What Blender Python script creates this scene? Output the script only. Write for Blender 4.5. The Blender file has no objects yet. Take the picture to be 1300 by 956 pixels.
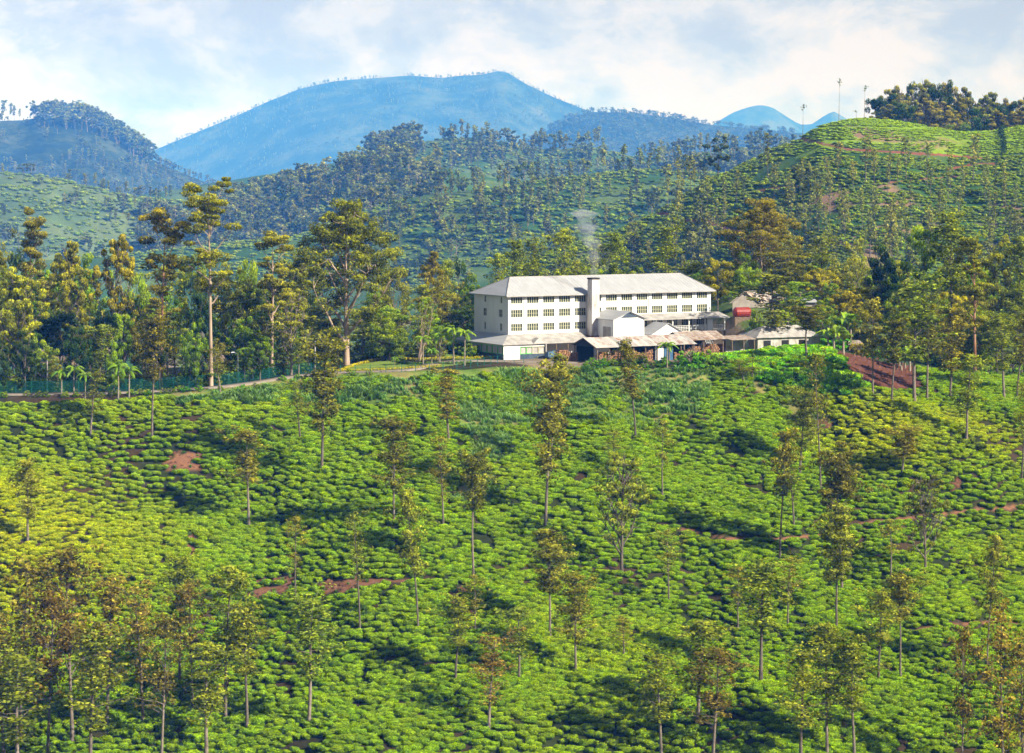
import bpy, math, random
import numpy as np
from mathutils import Vector
random.seed(7)
S = bpy.context.scene
C = S.collection
F = 3060.0            # focal length in pixels of the 1300 px wide photograph
HR = 230.0            # row of the horizon
R = math.radians

# ------------------------------------------------------------------ camera
cam = bpy.data.cameras.new('camera'); co = bpy.data.objects.new('camera', cam); C.objects.link(co)
co.location = (0, 0, 0); co.rotation_euler = (R(90), 0, 0)
cam.lens = F/1300*36; cam.sensor_width = 36; cam.shift_y = (HR-478)/1300
cam.clip_start = 1; cam.clip_end = 60000
S.camera = co
# ------------------------------------------------------------------ light
SUN_EL, SUN_AZ = 33.0, 57.0     # azimuth measured from straight behind the camera towards the right
sdir = Vector((math.sin(R(SUN_AZ))*math.cos(R(SUN_EL)), -math.cos(R(SUN_AZ))*math.cos(R(SUN_EL)), math.sin(R(SUN_EL))))
sl = bpy.data.lights.new('sun', 'SUN'); so = bpy.data.objects.new('sun', sl); C.objects.link(so)
sl.energy = 5.0; sl.angle = R(0.5); sl.color = (1.0, 0.95, 0.86)
so.rotation_euler = sdir.to_track_quat('Z', 'Y').to_euler()
W = bpy.data.worlds.new('World'); S.world = W; W.use_nodes = True
nt = W.node_tree; nt.nodes.clear()
def N(t, typ, **kw):
    n = t.nodes.new(typ)
    for k, v in kw.items():
        if k.startswith('i_'):
            key = k[2:]
            n.inputs[int(key) if key.isdigit() else key.replace('_', ' ')].default_value = v
        else: setattr(n, k, v)
    return n
def L(t, a, b): t.links.new(a, b)
def ramp(t, fac, stops, interp='LINEAR'):
    n = N(t, 'ShaderNodeValToRGB'); cr = n.color_ramp; cr.interpolation = interp
    while len(cr.elements) < len(stops): cr.elements.new(0.5)
    for e, (p, c) in zip(cr.elements, stops):
        e.position = p; e.color = (*c, 1) if len(c) == 3 else c
    L(t, fac, n.inputs[0]); return n
def math_n(t, op, a, b=None, c=None, clamp=False):
    n = N(t, 'ShaderNodeMath', operation=op, use_clamp=clamp)
    for i, v in enumerate((a, b, c)):
        if v is None: continue
        if isinstance(v, (int, float)): n.inputs[i].default_value = v
        else: L(t, v, n.inputs[i])
    return n.outputs[0]
sky = N(nt, 'ShaderNodeTexSky', sky_type='NISHITA', sun_disc=False)
sky.sun_elevation = R(SUN_EL); sky.sun_rotation = R(180-SUN_AZ); sky.altitude = 1200; sky.air_density = 1.0; sky.dust_density = 0.6
tc = N(nt, 'ShaderNodeTexCoord')
mp = N(nt, 'ShaderNodeMapping'); mp.inputs['Scale'].default_value = (1, 1, 1.7); L(nt, tc.outputs['Generated'], mp.inputs[0])
n1 = N(nt, 'ShaderNodeTexNoise', i_Scale=19.0, i_Detail=12.0, i_Roughness=0.66, i_Distortion=0.25); L(nt, mp.outputs[0], n1.inputs['Vector'])
mp2 = N(nt, 'ShaderNodeMapping'); mp2.inputs['Scale'].default_value = (1, 1, 2.0); mp2.inputs['Location'].default_value = (3.3, 1.7, 0.4)
L(nt, tc.outputs['Generated'], mp2.inputs[0])
n2 = N(nt, 'ShaderNodeTexNoise', i_Scale=4.5, i_Detail=4.0, i_Roughness=0.5); L(nt, mp2.outputs[0], n2.inputs['Vector'])
mixn = math_n(nt, 'ADD', math_n(nt, 'MULTIPLY', n1.outputs['Fac'], 0.62), math_n(nt, 'MULTIPLY', n2.outputs['Fac'], 0.38))
ccol = ramp(nt, mixn, [(0.40, (0.50, 0.51, 0.57)), (0.45, (0.60, 0.60, 0.63)), (0.485, (0.73, 0.70, 0.69)), (0.54, (0.88, 0.79, 0.74))], 'EASE')
sx = N(nt, 'ShaderNodeSeparateXYZ'); L(nt, tc.outputs['Generated'], sx.inputs[0])
cover = ramp(nt, sx.outputs['Z'], [(0.0, (1, 1, 1)), (0.12, (0.95,)*3), (0.34, (0.20,)*3), (1.0, (0.10,)*3)], 'EASE')
bg1 = N(nt, 'ShaderNodeBackground', i_Strength=0.05); L(nt, sky.outputs[0], bg1.inputs[0])
bg2 = N(nt, 'ShaderNodeBackground', i_Strength=0.52); L(nt, ccol.outputs[0], bg2.inputs[0])
mxs = N(nt, 'ShaderNodeMixShader'); L(nt, cover.outputs[0], mxs.inputs[0]); L(nt, bg1.outputs[0], mxs.inputs[1]); L(nt, bg2.outputs[0], mxs.inputs[2])
wo = N(nt, 'ShaderNodeOutputWorld'); L(nt, mxs.outputs[0], wo.inputs[0])
S.view_settings.view_transform = 'Standard'; S.view_settings.look = 'None'
S.view_settings.exposure = 1.1; S.view_settings.gamma = 1.0
S.render.engine = 'CYCLES'
cy = S.cycles
cy.max_bounces = 5; cy.diffuse_bounces = 2; cy.glossy_bounces = 2; cy.transmission_bounces = 3; cy.transparent_max_bounces = 8; cy.volume_bounces = 0
cy.use_denoising = True; cy.caustics_reflective = False; cy.caustics_refractive = False
cy.sample_clamp_indirect = 4.0
HAZE_DENSITY = 1.25e-4; HAZE_COLOR = (0.07, 0.30, 1.0, 1)

# ------------------------------------------------------------------ tagging and mesh helpers
def tag(o, label=None, cat=None, group=None, kind=None):
    if label: o['label'] = label
    if cat: o['category'] = cat
    if group: o['group'] = group
    if kind: o['kind'] = kind
    return o
def empty(name, loc=(0, 0, 0), rz=0.0, label=None, cat=None, group=None):
    o = bpy.data.objects.new(name, None); C.objects.link(o); o.location = loc; o.rotation_euler = (0, 0, rz)
    o.empty_display_size = 0.5
    return tag(o, label, cat, group)
def npmesh(name, V, Q, mats, midx=None, v=None, smooth=False, col=None):
    V = np.asarray(V, dtype=np.float32); Q = np.asarray(Q, dtype=np.int32)
    me = bpy.data.meshes.new(name)
    me.vertices.add(len(V)); me.vertices.foreach_set('co', V.ravel())
    k = Q.shape[1]
    me.loops.add(Q.size); me.loops.foreach_set('vertex_index', Q.ravel())
    me.polygons.add(len(Q)); me.polygons.foreach_set('loop_start', np.arange(0, Q.size, k, dtype=np.int32))
    me.polygons.foreach_set('loop_total', np.full(len(Q), k, dtype=np.int32))
    for m in mats: me.materials.append(m)
    if midx is not None: me.polygons.foreach_set('material_index', np.asarray(midx, dtype=np.int32))
    if smooth is True: me.polygons.foreach_set('use_smooth', np.ones(len(Q), dtype=bool))
    elif smooth is not False: me.polygons.foreach_set('use_smooth', np.asarray(smooth, dtype=bool))
    if v is not None:
        a = me.attributes.new('v', 'FLOAT', 'POINT'); a.data.foreach_set('value', np.asarray(v, dtype=np.float32))
    if col is not None:
        a = me.attributes.new('col', 'FLOAT_COLOR', 'POINT')
        a.data.foreach_set('color', np.concatenate([col, np.ones((len(col), 1))], 1).astype(np.float32).ravel())
    me.update(calc_edges=True); return me
def link(name, me, parent=None, loc=(0, 0, 0), rz=0.0):
    o = bpy.data.objects.new(name, me); C.objects.link(o); o.parent = parent; o.location = loc; o.rotation_euler = (0, 0, rz); return o

class MB:
    """collects boxes, tubes and polygons into one mesh"""
    def __init__(s): s.v = []; s.f = []
    def poly(s, pts):
        n = len(s.v); s.v += [tuple(p) for p in pts]; s.f.append(tuple(range(n, n+len(pts)))); return s
    def hexa(s, b, t):       # four bottom points, four top points
        n = len(s.v); s.v += [tuple(p) for p in b]+[tuple(p) for p in t]
        s.f += [(n+3, n+2, n+1, n), (n+4, n+5, n+6, n+7)]+[(n+i, n+(i+1) % 4, n+4+(i+1) % 4, n+4+i) for i in range(4)]
        return s
    def box(s, x0, x1, y0, y1, z0, z1):
        return s.hexa([(x0, y0, z0), (x1, y0, z0), (x1, y1, z0), (x0, y1, z0)], [(x0, y0, z1), (x1, y0, z1), (x1, y1, z1), (x0, y1, z1)])
    def slab(s, pts, th):    # a sheet of four points given thickness downwards
        lo = [(p[0], p[1], p[2]-th) for p in pts]
        return s.hexa(lo, pts)
    def prism(s, pts, dv):   # polygon extruded by a vector
        n = len(s.v); k = len(pts); s.v += [tuple(p) for p in pts]+[(p[0]+dv[0], p[1]+dv[1], p[2]+dv[2]) for p in pts]
        s.f.append(tuple(range(n, n+k))); s.f.append(tuple(range(n+2*k-1, n+k-1, -1)))
        s.f += [(n+(i+1) % k, n+i, n+k+i, n+k+(i+1) % k) for i in range(k)]; return s
    def tube(s, p0, p1, r0, r1=None, n=6):
        r1 = r0 if r1 is None else r1
        p0 = Vector(p0); p1 = Vector(p1); d = (p1-p0).normalized()
        a = d.orthogonal().normalized(); b = d.cross(a); k = len(s.v)
        for p, r in ((p0, r0), (p1, r1)):
            for i in range(n):
                t = 2*math.pi*i/n; s.v.append(tuple(p+a*(r*math.cos(t))+b*(r*math.sin(t))))
        s.f += [(k+i, k+(i+1) % n, k+n+(i+1) % n, k+n+i) for i in range(n)]
        s.f.append(tuple(range(k+n-1, k-1, -1))); s.f.append(tuple(range(k+n, k+2*n))); return s
    def mesh(s, name, mat):
        me = bpy.data.meshes.new(name); me.from_pydata(s.v, [], s.f); me.materials.append(mat); me.update()
        import bmesh
        bm = bmesh.new(); bm.from_mesh(me); bmesh.ops.recalc_face_normals(bm, faces=bm.faces); bm.to_mesh(me); bm.free()
        return me
    def build(s, name, mat, parent=None, loc=(0, 0, 0), rz=0.0): return link(name, s.mesh(name, mat), parent, loc, rz)

# ------------------------------------------------------------------ materials
def newmat(name):
    m = bpy.data.materials.new(name); m.use_nodes = True; t = m.node_tree; t.nodes.clear()
    out = N(t, 'ShaderNodeOutputMaterial'); return m, t, out
def pbr(t, out, col, rough=0.7, spec=0.3, metal=0.0):
    p = N(t, 'ShaderNodeBsdfPrincipled'); p.inputs['Roughness'].default_value = rough
    p.inputs['Specular IOR Level'].default_value = spec; p.inputs['Metallic'].default_value = metal
    if isinstance(col, tuple): p.inputs['Base Color'].default_value = (*col, 1)
    else: L(t, col, p.inputs['Base Color'])
    L(t, p.outputs[0], out.inputs[0]); return p
def mottled(name, c1, c2, scale=2.0, rough=0.8, spec=0.2, bump=0.0, stretch=(1, 1, 1), metal=0.0, lo=0.35, hi=0.65, obj_rand=0.0):
    m, t, out = newmat(name)
    tc = N(t, 'ShaderNodeTexCoord'); mp = N(t, 'ShaderNodeMapping'); mp.inputs['Scale'].default_value = stretch; L(t, tc.outputs['Object'], mp.inputs[0])
    n = N(t, 'ShaderNodeTexNoise', i_Scale=scale, i_Detail=8.0, i_Roughness=0.65); L(t, mp.outputs[0], n.inputs['Vector'])
    r = ramp(t, n.outputs['Fac'], [(lo, c1), (hi, c2)])
    c = r.outputs[0]
    if obj_rand:
        oi = N(t, 'ShaderNodeObjectInfo'); h = N(t, 'ShaderNodeHueSaturation')
        L(t, math_n(t, 'MULTIPLY_ADD', oi.outputs['Random'], obj_rand, 1-obj_rand/2), h.inputs['Value']); L(t, c, h.inputs['Color']); c = h.outputs[0]
    p = pbr(t, out, c, rough, spec, metal)
    if bump:
        b = N(t, 'ShaderNodeBump', i_Strength=bump, i_Distance=0.1); L(t, n.outputs['Fac'], b.inputs['Height']); L(t, b.outputs[0], p.inputs['Normal'])
    return m
def leafmat(name, dark, mid, light, hue=0.03, val=0.35, trans=0.42, rough=0.55, flush=None):
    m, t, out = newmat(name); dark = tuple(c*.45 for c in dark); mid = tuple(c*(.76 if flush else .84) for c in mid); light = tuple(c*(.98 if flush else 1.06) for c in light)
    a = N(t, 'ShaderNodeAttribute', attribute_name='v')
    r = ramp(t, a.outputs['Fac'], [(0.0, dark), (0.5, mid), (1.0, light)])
    oi = N(t, 'ShaderNodeObjectInfo'); h = N(t, 'ShaderNodeHueSaturation')
    L(t, math_n(t, 'MULTIPLY_ADD', oi.outputs['Random'], hue, 0.5-hue/2), h.inputs['Hue'])
    rv = N(t, 'ShaderNodeTexWhiteNoise', noise_dimensions='1D'); L(t, oi.outputs['Random'], rv.inputs['W'])
    L(t, math_n(t, 'MULTIPLY_ADD', rv.outputs['Value'], val, 1-val/2), h.inputs['Value'])
    lc = r.outputs[0]
    if flush:      # fields plucked at different times: yellower young leaf in some of them
        nz = N(t, 'ShaderNodeTexNoise', i_Scale=.022, i_Detail=3.0); L(t, oi.outputs['Location'], nz.inputs['Vector']); f = math_n(t, 'MULTIPLY_ADD', nz.outputs['Fac'], 2.4, -1.25, True)
        for (fx_, fy_, rr_) in flush:
            vd = N(t, 'ShaderNodeVectorMath', operation='DISTANCE'); L(t, oi.outputs['Location'], vd.inputs[0]); vd.inputs[1].default_value = (fx_, fy_, -50)
            f = math_n(t, 'MAXIMUM', f, math_n(t, 'MULTIPLY_ADD', vd.outputs['Value'], -1.6/rr_, 1.9, True))
        mf = N(t, 'ShaderNodeMix', data_type='RGBA', blend_type='MULTIPLY'); L(t, f, mf.inputs[0]); L(t, lc, mf.inputs[6]); mf.inputs[7].default_value = (1.75, 1.22, 1.0, 1); lc = mf.outputs[2]
    L(t, lc, h.inputs['Color'])
    p = N(t, 'ShaderNodeBsdfPrincipled', i_Roughness=rough); p.inputs['Specular IOR Level'].default_value = 0.04
    L(t, h.outputs[0], p.inputs['Base Color'])
    tr = N(t, 'ShaderNodeBsdfTranslucent')
    hs = N(t, 'ShaderNodeHueSaturation', i_Saturation=1.15, i_Value=1.3); L(t, h.outputs[0], hs.inputs['Color']); L(t, hs.outputs[0], tr.inputs[0])
    mx = N(t, 'ShaderNodeMixShader', i_0=trans); L(t, p.outputs[0], mx.inputs[1]); L(t, tr.outputs[0], mx.inputs[2]); L(t, mx.outputs[0], out.inputs[0])
    return m
M = {}
M['oak'] = leafmat('silver_oak_leaf', (.08, .085, .008), (.27, .27, .022), (.56, .54, .05), .04, .5)
M['oakgreen'] = leafmat('fresh_oak_leaf', (.07, .11, .006), (.26, .31, .018), (.52, .56, .04), .03, .4)
M['euc'] = leafmat('gum_leaf', (.075, .09, .006), (.29, .285, .014), (.62, .57, .03), .04, .4)
M['broad'] = leafmat('broad_leaf', (.035, .09, .004), (.16, .26, .008), (.40, .50, .015), .05, .6)
M['lime'] = leafmat('lime_leaf', (.08, .16, .006), (.24, .36, .010), (.46, .56, .02), .03, .3)
M['yellow'] = leafmat('yellow_leaf', (.11, .11, .006), (.36, .32, .010), (.60, .52, .018), .02, .3)
M['dark'] = leafmat('dark_leaf', (.012, .035, .006), (.040, .085, .012), (.12, .18, .02), .03, .4)
M['far'] = leafmat('distant_leaf', (.030, .055, .012), (.13, .16, .025), (.34, .36, .06), .05, .7)
M['farlight'] = leafmat('distant_pale_leaf', (.10, .12, .02), (.28, .31, .05), (.50, .52, .09), .04, .5)
M['tea'] = leafmat('tea_leaf', (.011, .032, .001), (.145, .262, .002), (.36, .54, .003), .02, .35, .25, .6, ((-85, 345, 38), (62, 405, 16), (75, 410, 14)))
M['tea2'] = leafmat('tea_leaf_far', (.022, .060, .003), (.15, .22, .008), (.34, .44, .012), .03, .5, .2, .6)
M['grassy'] = leafmat('lemongrass_blade', (.06, .14, .02), (.18, .33, .06), (.36, .52, .15), .03, .3, .35, .5)
M['fern'] = leafmat('fern_leaf', (.03, .10, .002), (.13, .32, .004), (.30, .56, .010), .05, .7, .3, .5)
M['palm'] = leafmat('palm_leaf', (.04, .11, .006), (.16, .30, .015), (.38, .50, .04), .02, .2, .3, .4)
M['bark_pale'] = mottled('pale_gum_bark', (.22, .15, .10), (.44, .34, .25), .9, .8, .2, .3, (1, 1, .25))
M['bark_red'] = mottled('red_gum_bark', (.16, .07, .035), (.42, .24, .14), 1.2, .8, .2, .3, (1, 1, .25))
M['bark_grey'] = mottled('grey_oak_bark', (.07, .055, .045), (.22, .18, .14), 3, .85, .2, .3, (1, 1, .3), obj_rand=.6)
M['stem'] = mottled('palm_stem', (.16, .13, .09), (.32, .28, .21), 5, .8, .2, .2)
M['white'] = mottled('limewashed_wall', (.62, .62, .62), (.74, .74, .74), .5, .75, .2, .0, (1, 1, .4), lo=.3, hi=.7)
M['white_block'] = mottled('plain_white_wall', (.74, .75, .76), (.86, .86, .85), .5, .75, .2)
M['roofw'] = mottled('pale_roof_sheet', (.31, .312, .322), (.38, .384, .394), .9, .55, .3, 0, (1, .18, 1), lo=.3, hi=.62)
M['roofg'] = mottled('weathered_roof_sheet', (.24, .22, .20), (.42, .40, .38), .8, .6, .3, .0)
M['rust'] = mottled('rusted_roof_sheet', (.20, .075, .035), (.40, .37, .34), .9, .75, .2, .1, (1, .5, 1), lo=.33, hi=.50, obj_rand=.35)
M['rust2'] = mottled('brown_rusted_sheet', (.18, .10, .06), (.36, .31, .27), 1.4, .75, .2, .1, lo=.35, hi=.6, obj_rand=.3)
M['beige'] = mottled('beige_plaster', (.22, .19, .165), (.32, .285, .25), 1.0, .85, .15)
M['dirtywall'] = mottled('stained_white_plaster', (.18, .145, .11), (.44, .42, .39), 1.2, .85, .15, 0, (1, 1, .5), lo=.3, hi=.55)
M['chimney'] = mottled('sooty_chimney_render', (.22, .17, .15), (.60, .57, .55), .8, .8, .15, .1, (1, 1, .35), lo=.3, hi=.55)
M['soot'] = mottled('soot_black', (.02, .018, .017), (.07, .055, .05), 3, .9, .1)
M['brick'] = mottled('dark_brick_base', (.08, .03, .02), (.16, .07, .05), 3, .9, .1)
M['mullion'] = mottled('ochre_window_bar', (.36, .35, .22), (.50, .49, .34), 3, .6, .3)
M['green_paint'] = mottled('green_paint', (.05, .38, .03), (.09, .50, .05), 2, .45, .4)
M['blue_plinth'] = mottled('blue_grey_plinth', (.035, .055, .085), (.07, .09, .12), 1.5, .8, .2)
M['wood'] = mottled('weathered_timber', (.09, .06, .04), (.22, .16, .11), 4, .85, .15, .2)
M['railing'] = mottled('white_painted_timber', (.6, .6, .58), (.75, .75, .73), 4, .6, .3)
M['log'] = mottled('split_firewood', (.13, .06, .03), (.48, .28, .15), 3.2, .85, .1, .2, lo=.3, hi=.7)
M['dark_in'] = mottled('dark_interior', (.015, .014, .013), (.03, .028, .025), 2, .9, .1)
M['road'] = mottled('pale_gravel_road', (.17, .14, .11), (.27, .23, .19), 1.5, .95, .1, .2)
M['soil'] = mottled('red_soil', (.08, .03, .018), (.20, .10, .06), .6, .95, .1, .5)
M['fence'] = mottled('green_fence_paint', (.008, .10, .075), (.014, .14, .10), 2, .5, .3)
M['pole'] = mottled('concrete_pole', (.36, .32, .27), (.5, .46, .4), 3, .8, .2)
M['metal'] = mottled('grey_metal', (.30, .31, .32), (.4, .41, .42), 5, .4, .5, metal=.6)
M['red'] = mottled('red_tank_paint', (.20, .018, .010), (.28, .035, .018), 2, .5, .3)
M['hedge_y'] = leafmat('golden_hedge_leaf', (.22, .22, .008), (.50, .44, .012), (.72, .60, .03), .0, .1, .25)
M['lawn'] = mottled('lawn_grass', (.10, .17, .02), (.22, .28, .05), 3, .9, .1, .3)
M['flower'] = mottled('red_flowers', (.5, .03, .02), (.65, .08, .05), 8, .7, .2)
M['blue_tarp'] = mottled('blue_tarpaulin', (.02, .07, .14), (.05, .12, .22), 2, .5, .3)
def glassmat():
    m, t, out = newmat('window_glass'); p = pbr(t, out, (.035, .045, .04), .12, .6); return m
M['glass'] = glassmat()
def groundmat():
    m, t, out = newmat('hillside_ground')
    a = N(t, 'ShaderNodeAttribute', attribute_name='col'); tc = N(t, 'ShaderNodeTexCoord')
    n = N(t, 'ShaderNodeTexNoise', i_Scale=.55, i_Detail=10.0, i_Roughness=0.7); L(t, tc.outputs['Object'], n.inputs['Vector'])
    nb = N(t, 'ShaderNodeTexNoise', i_Scale=.06, i_Detail=6.0, i_Roughness=0.6); L(t, tc.outputs['Object'], nb.inputs['Vector'])
    v = math_n(t, 'ADD', math_n(t, 'MULTIPLY', n.outputs['Fac'], 1.5), math_n(t, 'MULTIPLY', nb.outputs['Fac'], 1.0))
    h = N(t, 'ShaderNodeHueSaturation'); L(t, math_n(t, 'SUBTRACT', v, .25), h.inputs['Value']); L(t, a.outputs['Color'], h.inputs['Color'])
    p = pbr(t, out, h.outputs[0], .9, .1)
    b = N(t, 'ShaderNodeBump', i_Strength=.6, i_Distance=.5); L(t, n.outputs['Fac'], b.inputs['Height']); L(t, b.outputs[0], p.inputs['Normal'])
    return m
M['ground'] = groundmat()
def farmat():
    m, t, out = newmat('wooded_mountain')
    tc = N(t, 'ShaderNodeTexCoord'); mp = N(t, 'ShaderNodeMapping'); mp.inputs['Scale'].default_value = (1, 1, 1); L(t, tc.outputs['Object'], mp.inputs[0])
    n = N(t, 'ShaderNodeTexNoise', i_Scale=.05, i_Detail=8.0, i_Roughness=0.75); L(t, mp.outputs[0], n.inputs['Vector'])
    nb = N(t, 'ShaderNodeTexNoise', i_Scale=.006, i_Detail=7.0, i_Roughness=0.6); L(t, mp.outputs[0], nb.inputs['Vector'])
    v = math_n(t, 'ADD', math_n(t, 'MULTIPLY', n.outputs['Fac'], .4), math_n(t, 'MULTIPLY', nb.outputs['Fac'], .6))
    r = ramp(t, v, [(.40, (.008, .018, .008)), (.48, (.024, .042, .014)), (.56, (.07, .09, .032)), (.64, (.12, .12, .055))])
    p = pbr(t, out, r.outputs[0], .95, .05)
    b = N(t, 'ShaderNodeBump', i_Strength=1.0, i_Distance=8.0); L(t, n.outputs['Fac'], b.inputs['Height']); L(t, b.outputs[0], p.inputs['Normal'])
    return m
M['mount'] = farmat()

# ------------------------------------------------------------------ noise and terrain height
_rng = np.random.RandomState(11); _T = _rng.rand(256, 256)
def vnoise(x, y):
    xi = np.floor(x).astype(int); yi = np.floor(y).astype(int); fx = x-xi; fy = y-yi
    fx = fx*fx*(3-2*fx); fy = fy*fy*(3-2*fy)
    g = lambda a, b: _T[a % 256, b % 256]
    return (g(xi, yi)*(1-fx)+g(xi+1, yi)*fx)*(1-fy)+(g(xi, yi+1)*(1-fx)+g(xi+1, yi+1)*fx)*fy
def fbm(x, y, s, o=4):
    r = 0; a = 1.0; tot = 0; x = x/s; y = y/s
    for _ in range(o): r = r+a*(vnoise(x, y)-.5); tot += a; a *= .5; x = x*2.03+17.1; y = y*2.03+5.7
    return r/tot*2
def tab(*p): return np.array(p[0::2], float), np.array(p[1::2], float)
BROW_ROW = tab(-400, 515, 0, 503, 100, 502, 200, 499, 270, 495, 330, 487, 380, 478, 430, 474, 500, 473, 560, 470, 640, 466, 700, 463, 880, 463, 930, 458, 980, 450, 1040, 446, 1080, 452, 1120, 466, 1160, 476, 1300, 492, 1700, 520)
BROW_Z = tab(-400, -37, 0, -36, 200, -35.5, 330, -34.3, 430, -33, 560, -32.3, 640, -32.3, 900, -32.2, 960, -31.5, 1040, -31.2, 1080, -31.8, 1120, -33.5, 1160, -35, 1300, -37.5, 1700, -41)
BACK_Y = tab(-400, 470, 0, 455, 400, 470, 600, 490, 900, 500, 1100, 510, 1300, 480, 1700, 480)
A = np.array([-.72, 440.0]); D = np.array([math.cos(R(30)), math.sin(R(30))]); E = np.array([-D[1], D[0]])
PADZ = -32.2
def sm(t): t = np.clip(t, 0, 1); return t*t*(3-2*t)
def seg_dist(x, y, p, q):
    p = np.array(p); q = np.array(q); d = q-p; t = np.clip(((x-p[0])*d[0]+(y-p[1])*d[1])/(d@d), 0, 1)
    return np.hypot(x-p[0]-t*d[0], y-p[1]-t*d[1]), t
def near_h(x, Y):
    pn = 650+F*x/422.0
    br = np.interp(pn, *BROW_ROW); bz = np.interp(pn, *BROW_Z)
    by = -bz*F/(br-HR)
    d = by-Y
    face = bz-.325*(np.sqrt(np.maximum(d, 0)**2+9)-3)
    # broad swells and gullies of the face
    amt = sm(d/25)
    face = face+amt*(fbm(x, Y, 38, 3)*4.2+fbm(x+90, Y*.6, 13, 3)*1.1)
    face = face+amt*4.0*np.exp(-((x+98)/30)**2-((Y-345)/30)**2)-amt*2.8*np.exp(-((x+48)/13)**2-((Y-368)/26)**2)
    face = face-amt*2.0*np.exp(-((x-27.5)/3.5)**2)*sm((372-Y)/20)
    ds, t = seg_dist(x, Y, (50, 430), (75, 392))
    face = face+3.0*np.exp(-(ds/9)**2)*sm(d/15)
    back_y = np.interp(pn, *BACK_Y)
    top = bz+.0*d
    knoll = 7.5*np.exp(-((x-50)/26)**2-((Y-492)/20)**2)+5*np.exp(-((x-95)/35)**2-((Y-490)/28)**2)
    knoll = knoll+3.0*np.exp(-((x-46)/8)**2-((Y-471)/7)**2)
    top = top+knoll-.30*np.maximum(Y-back_y, 0)+fbm(x, Y, 25, 3)*.8*sm((Y-by-16)/20)
    z = np.where(d > 0, face, top)
    a = (x-A[0])*D[0]+(Y-A[1])*D[1]; b = (x-A[0])*E[0]+(Y-A[1])*E[1]
    w = sm((a+16)/5)*sm((52.5-a)/5)*sm((b+25)/3.0)*sm((20-b)/8)*np.where(d > -1.5, sm((2.0-d)/3.0), 1)
    z = z*(1-w)+PADZ*w
    return z
def ridge(px, Y, T, Yc, sf, sb, rd):
    zc = (HR-np.interp(px, *T))/F*Yc; d = Y-Yc; q = np.sqrt(d*d+rd*rd)-rd
    return zc-np.where(d < 0, sf, sb)*q
T_H1 = tab(560, 420, 640, 350, 700, 318, 780, 294, 830, 273, 870, 249, 905, 227, 950, 207, 985, 190, 1010, 180, 1022, 172, 1040, 161, 1070, 153, 1090, 151, 1130, 153, 1180, 161, 1220, 168, 1260, 167, 1300, 160, 1500, 150, 1900, 190)
T_H2 = tab(100, 330, 380, 300, 440, 275, 480, 262, 540, 247, 600, 241, 660, 233, 700, 228, 745, 222, 800, 216, 850, 216, 950, 225, 1100, 250, 1300, 250)
T_H3 = tab(-300, 300, 60, 310, 200, 292, 280, 262, 340, 250, 400, 234, 450, 218, 500, 210, 560, 212, 620, 225, 760, 250, 1000, 260)
T_H4 = tab(100, 260, 380, 215, 460, 200, 510, 186, 545, 178, 575, 175, 610, 176, 650, 186, 700, 190, 750, 186, 800, 200, 860, 200, 900, 193, 960, 187, 1020, 195, 1100, 205, 1400, 200)
T_H5 = tab(500, 250, 640, 196, 690, 168, 720, 150, 750, 142, 800, 143, 850, 149, 900, 158, 950, 163, 1000, 168, 1060, 172, 1200, 185, 1500, 190)
T_H6 = tab(-500, 190, -200, 160, -60, 148, 0, 153, 30, 153, 60, 148, 90, 150, 120, 155, 145, 170, 165, 182, 190, 200, 220, 215, 260, 232, 310, 250, 380, 275, 600, 300)
T_H7 = tab(-500, 210, -100, 214, 0, 220, 60, 224, 110, 236, 160, 249, 210, 254, 260, 258, 300, 268, 350, 295, 420, 330)
T_MA = tab(-600, 160, -200, 180, 60, 205, 190, 193, 250, 168, 300, 147, 340, 129, 380, 113, 420, 104, 450, 101, 480, 99, 520, 96, 560, 99, 585, 96, 610, 95, 632, 90, 645, 92, 665, 105, 700, 122, 740, 138, 800, 165, 900, 190, 1200, 200, 1800, 180)
T_PK = tab(-800, 200, 400, 210, 800, 190, 880, 168, 905, 158, 930, 143, 950, 136, 965, 133, 980, 136, 1000, 149, 1015, 158, 1030, 158, 1048, 146, 1058, 141, 1070, 148, 1100, 165, 1300, 175, 2200, 190)
def far_h(x, Y):
    Yq = np.maximum(Y, 300.0); px = 650+F*x/Yq
    wob = fbm(x, Y, 60, 4)*4+fbm(x, Y, 18, 3)*1.2
    z = -78+fbm(x, Y, 150, 3)*8
    def add(z, r, amp, Yc):
        k = np.clip(np.abs(Y-Yc)/60, .15, 1); return np.maximum(z, r+wob*amp*k)
    z = add(z, ridge(px, Y, T_H1, 1000, .36, .35, 14), .8, 1000)
    z = add(z, ridge(px, Y, T_H2, 1700, .33, .35, 18), 1.4, 1700)
    z = add(z, ridge(px, Y, T_H3, 2200, .34, .3, 20), 1.6, 2200)
    z = add(z, ridge(px, Y, T_H7, 2300, .30, .3, 20), 1.6, 2300)
    z = add(z, ridge(px, Y, T_H4, 3000, .26, .3, 25), 2, 3000)
    z = add(z, ridge(px, Y, T_H6, 4800, .30, .35, 25), 3, 4800)
    big = fbm(x, Y, 700, 5)*75; bigk = np.clip(np.abs(Y-8000)/600, .03, 1)
    z = np.maximum(z, ridge(px, Y, T_H5, 8000, .32, .4, 30)+big*bigk*.6)
    bigk = np.clip(np.abs(Y-12000)/1200, .03, 1)
    z = np.maximum(z, ridge(px, Y, T_MA, 12000, .30, .4, 40)+big*bigk)
    z = np.maximum(z, ridge(px, Y, T_PK, 17000, .45, .45, 60)+big*np.clip(np.abs(Y-17000)/900, .03, 1))
    return z
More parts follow.
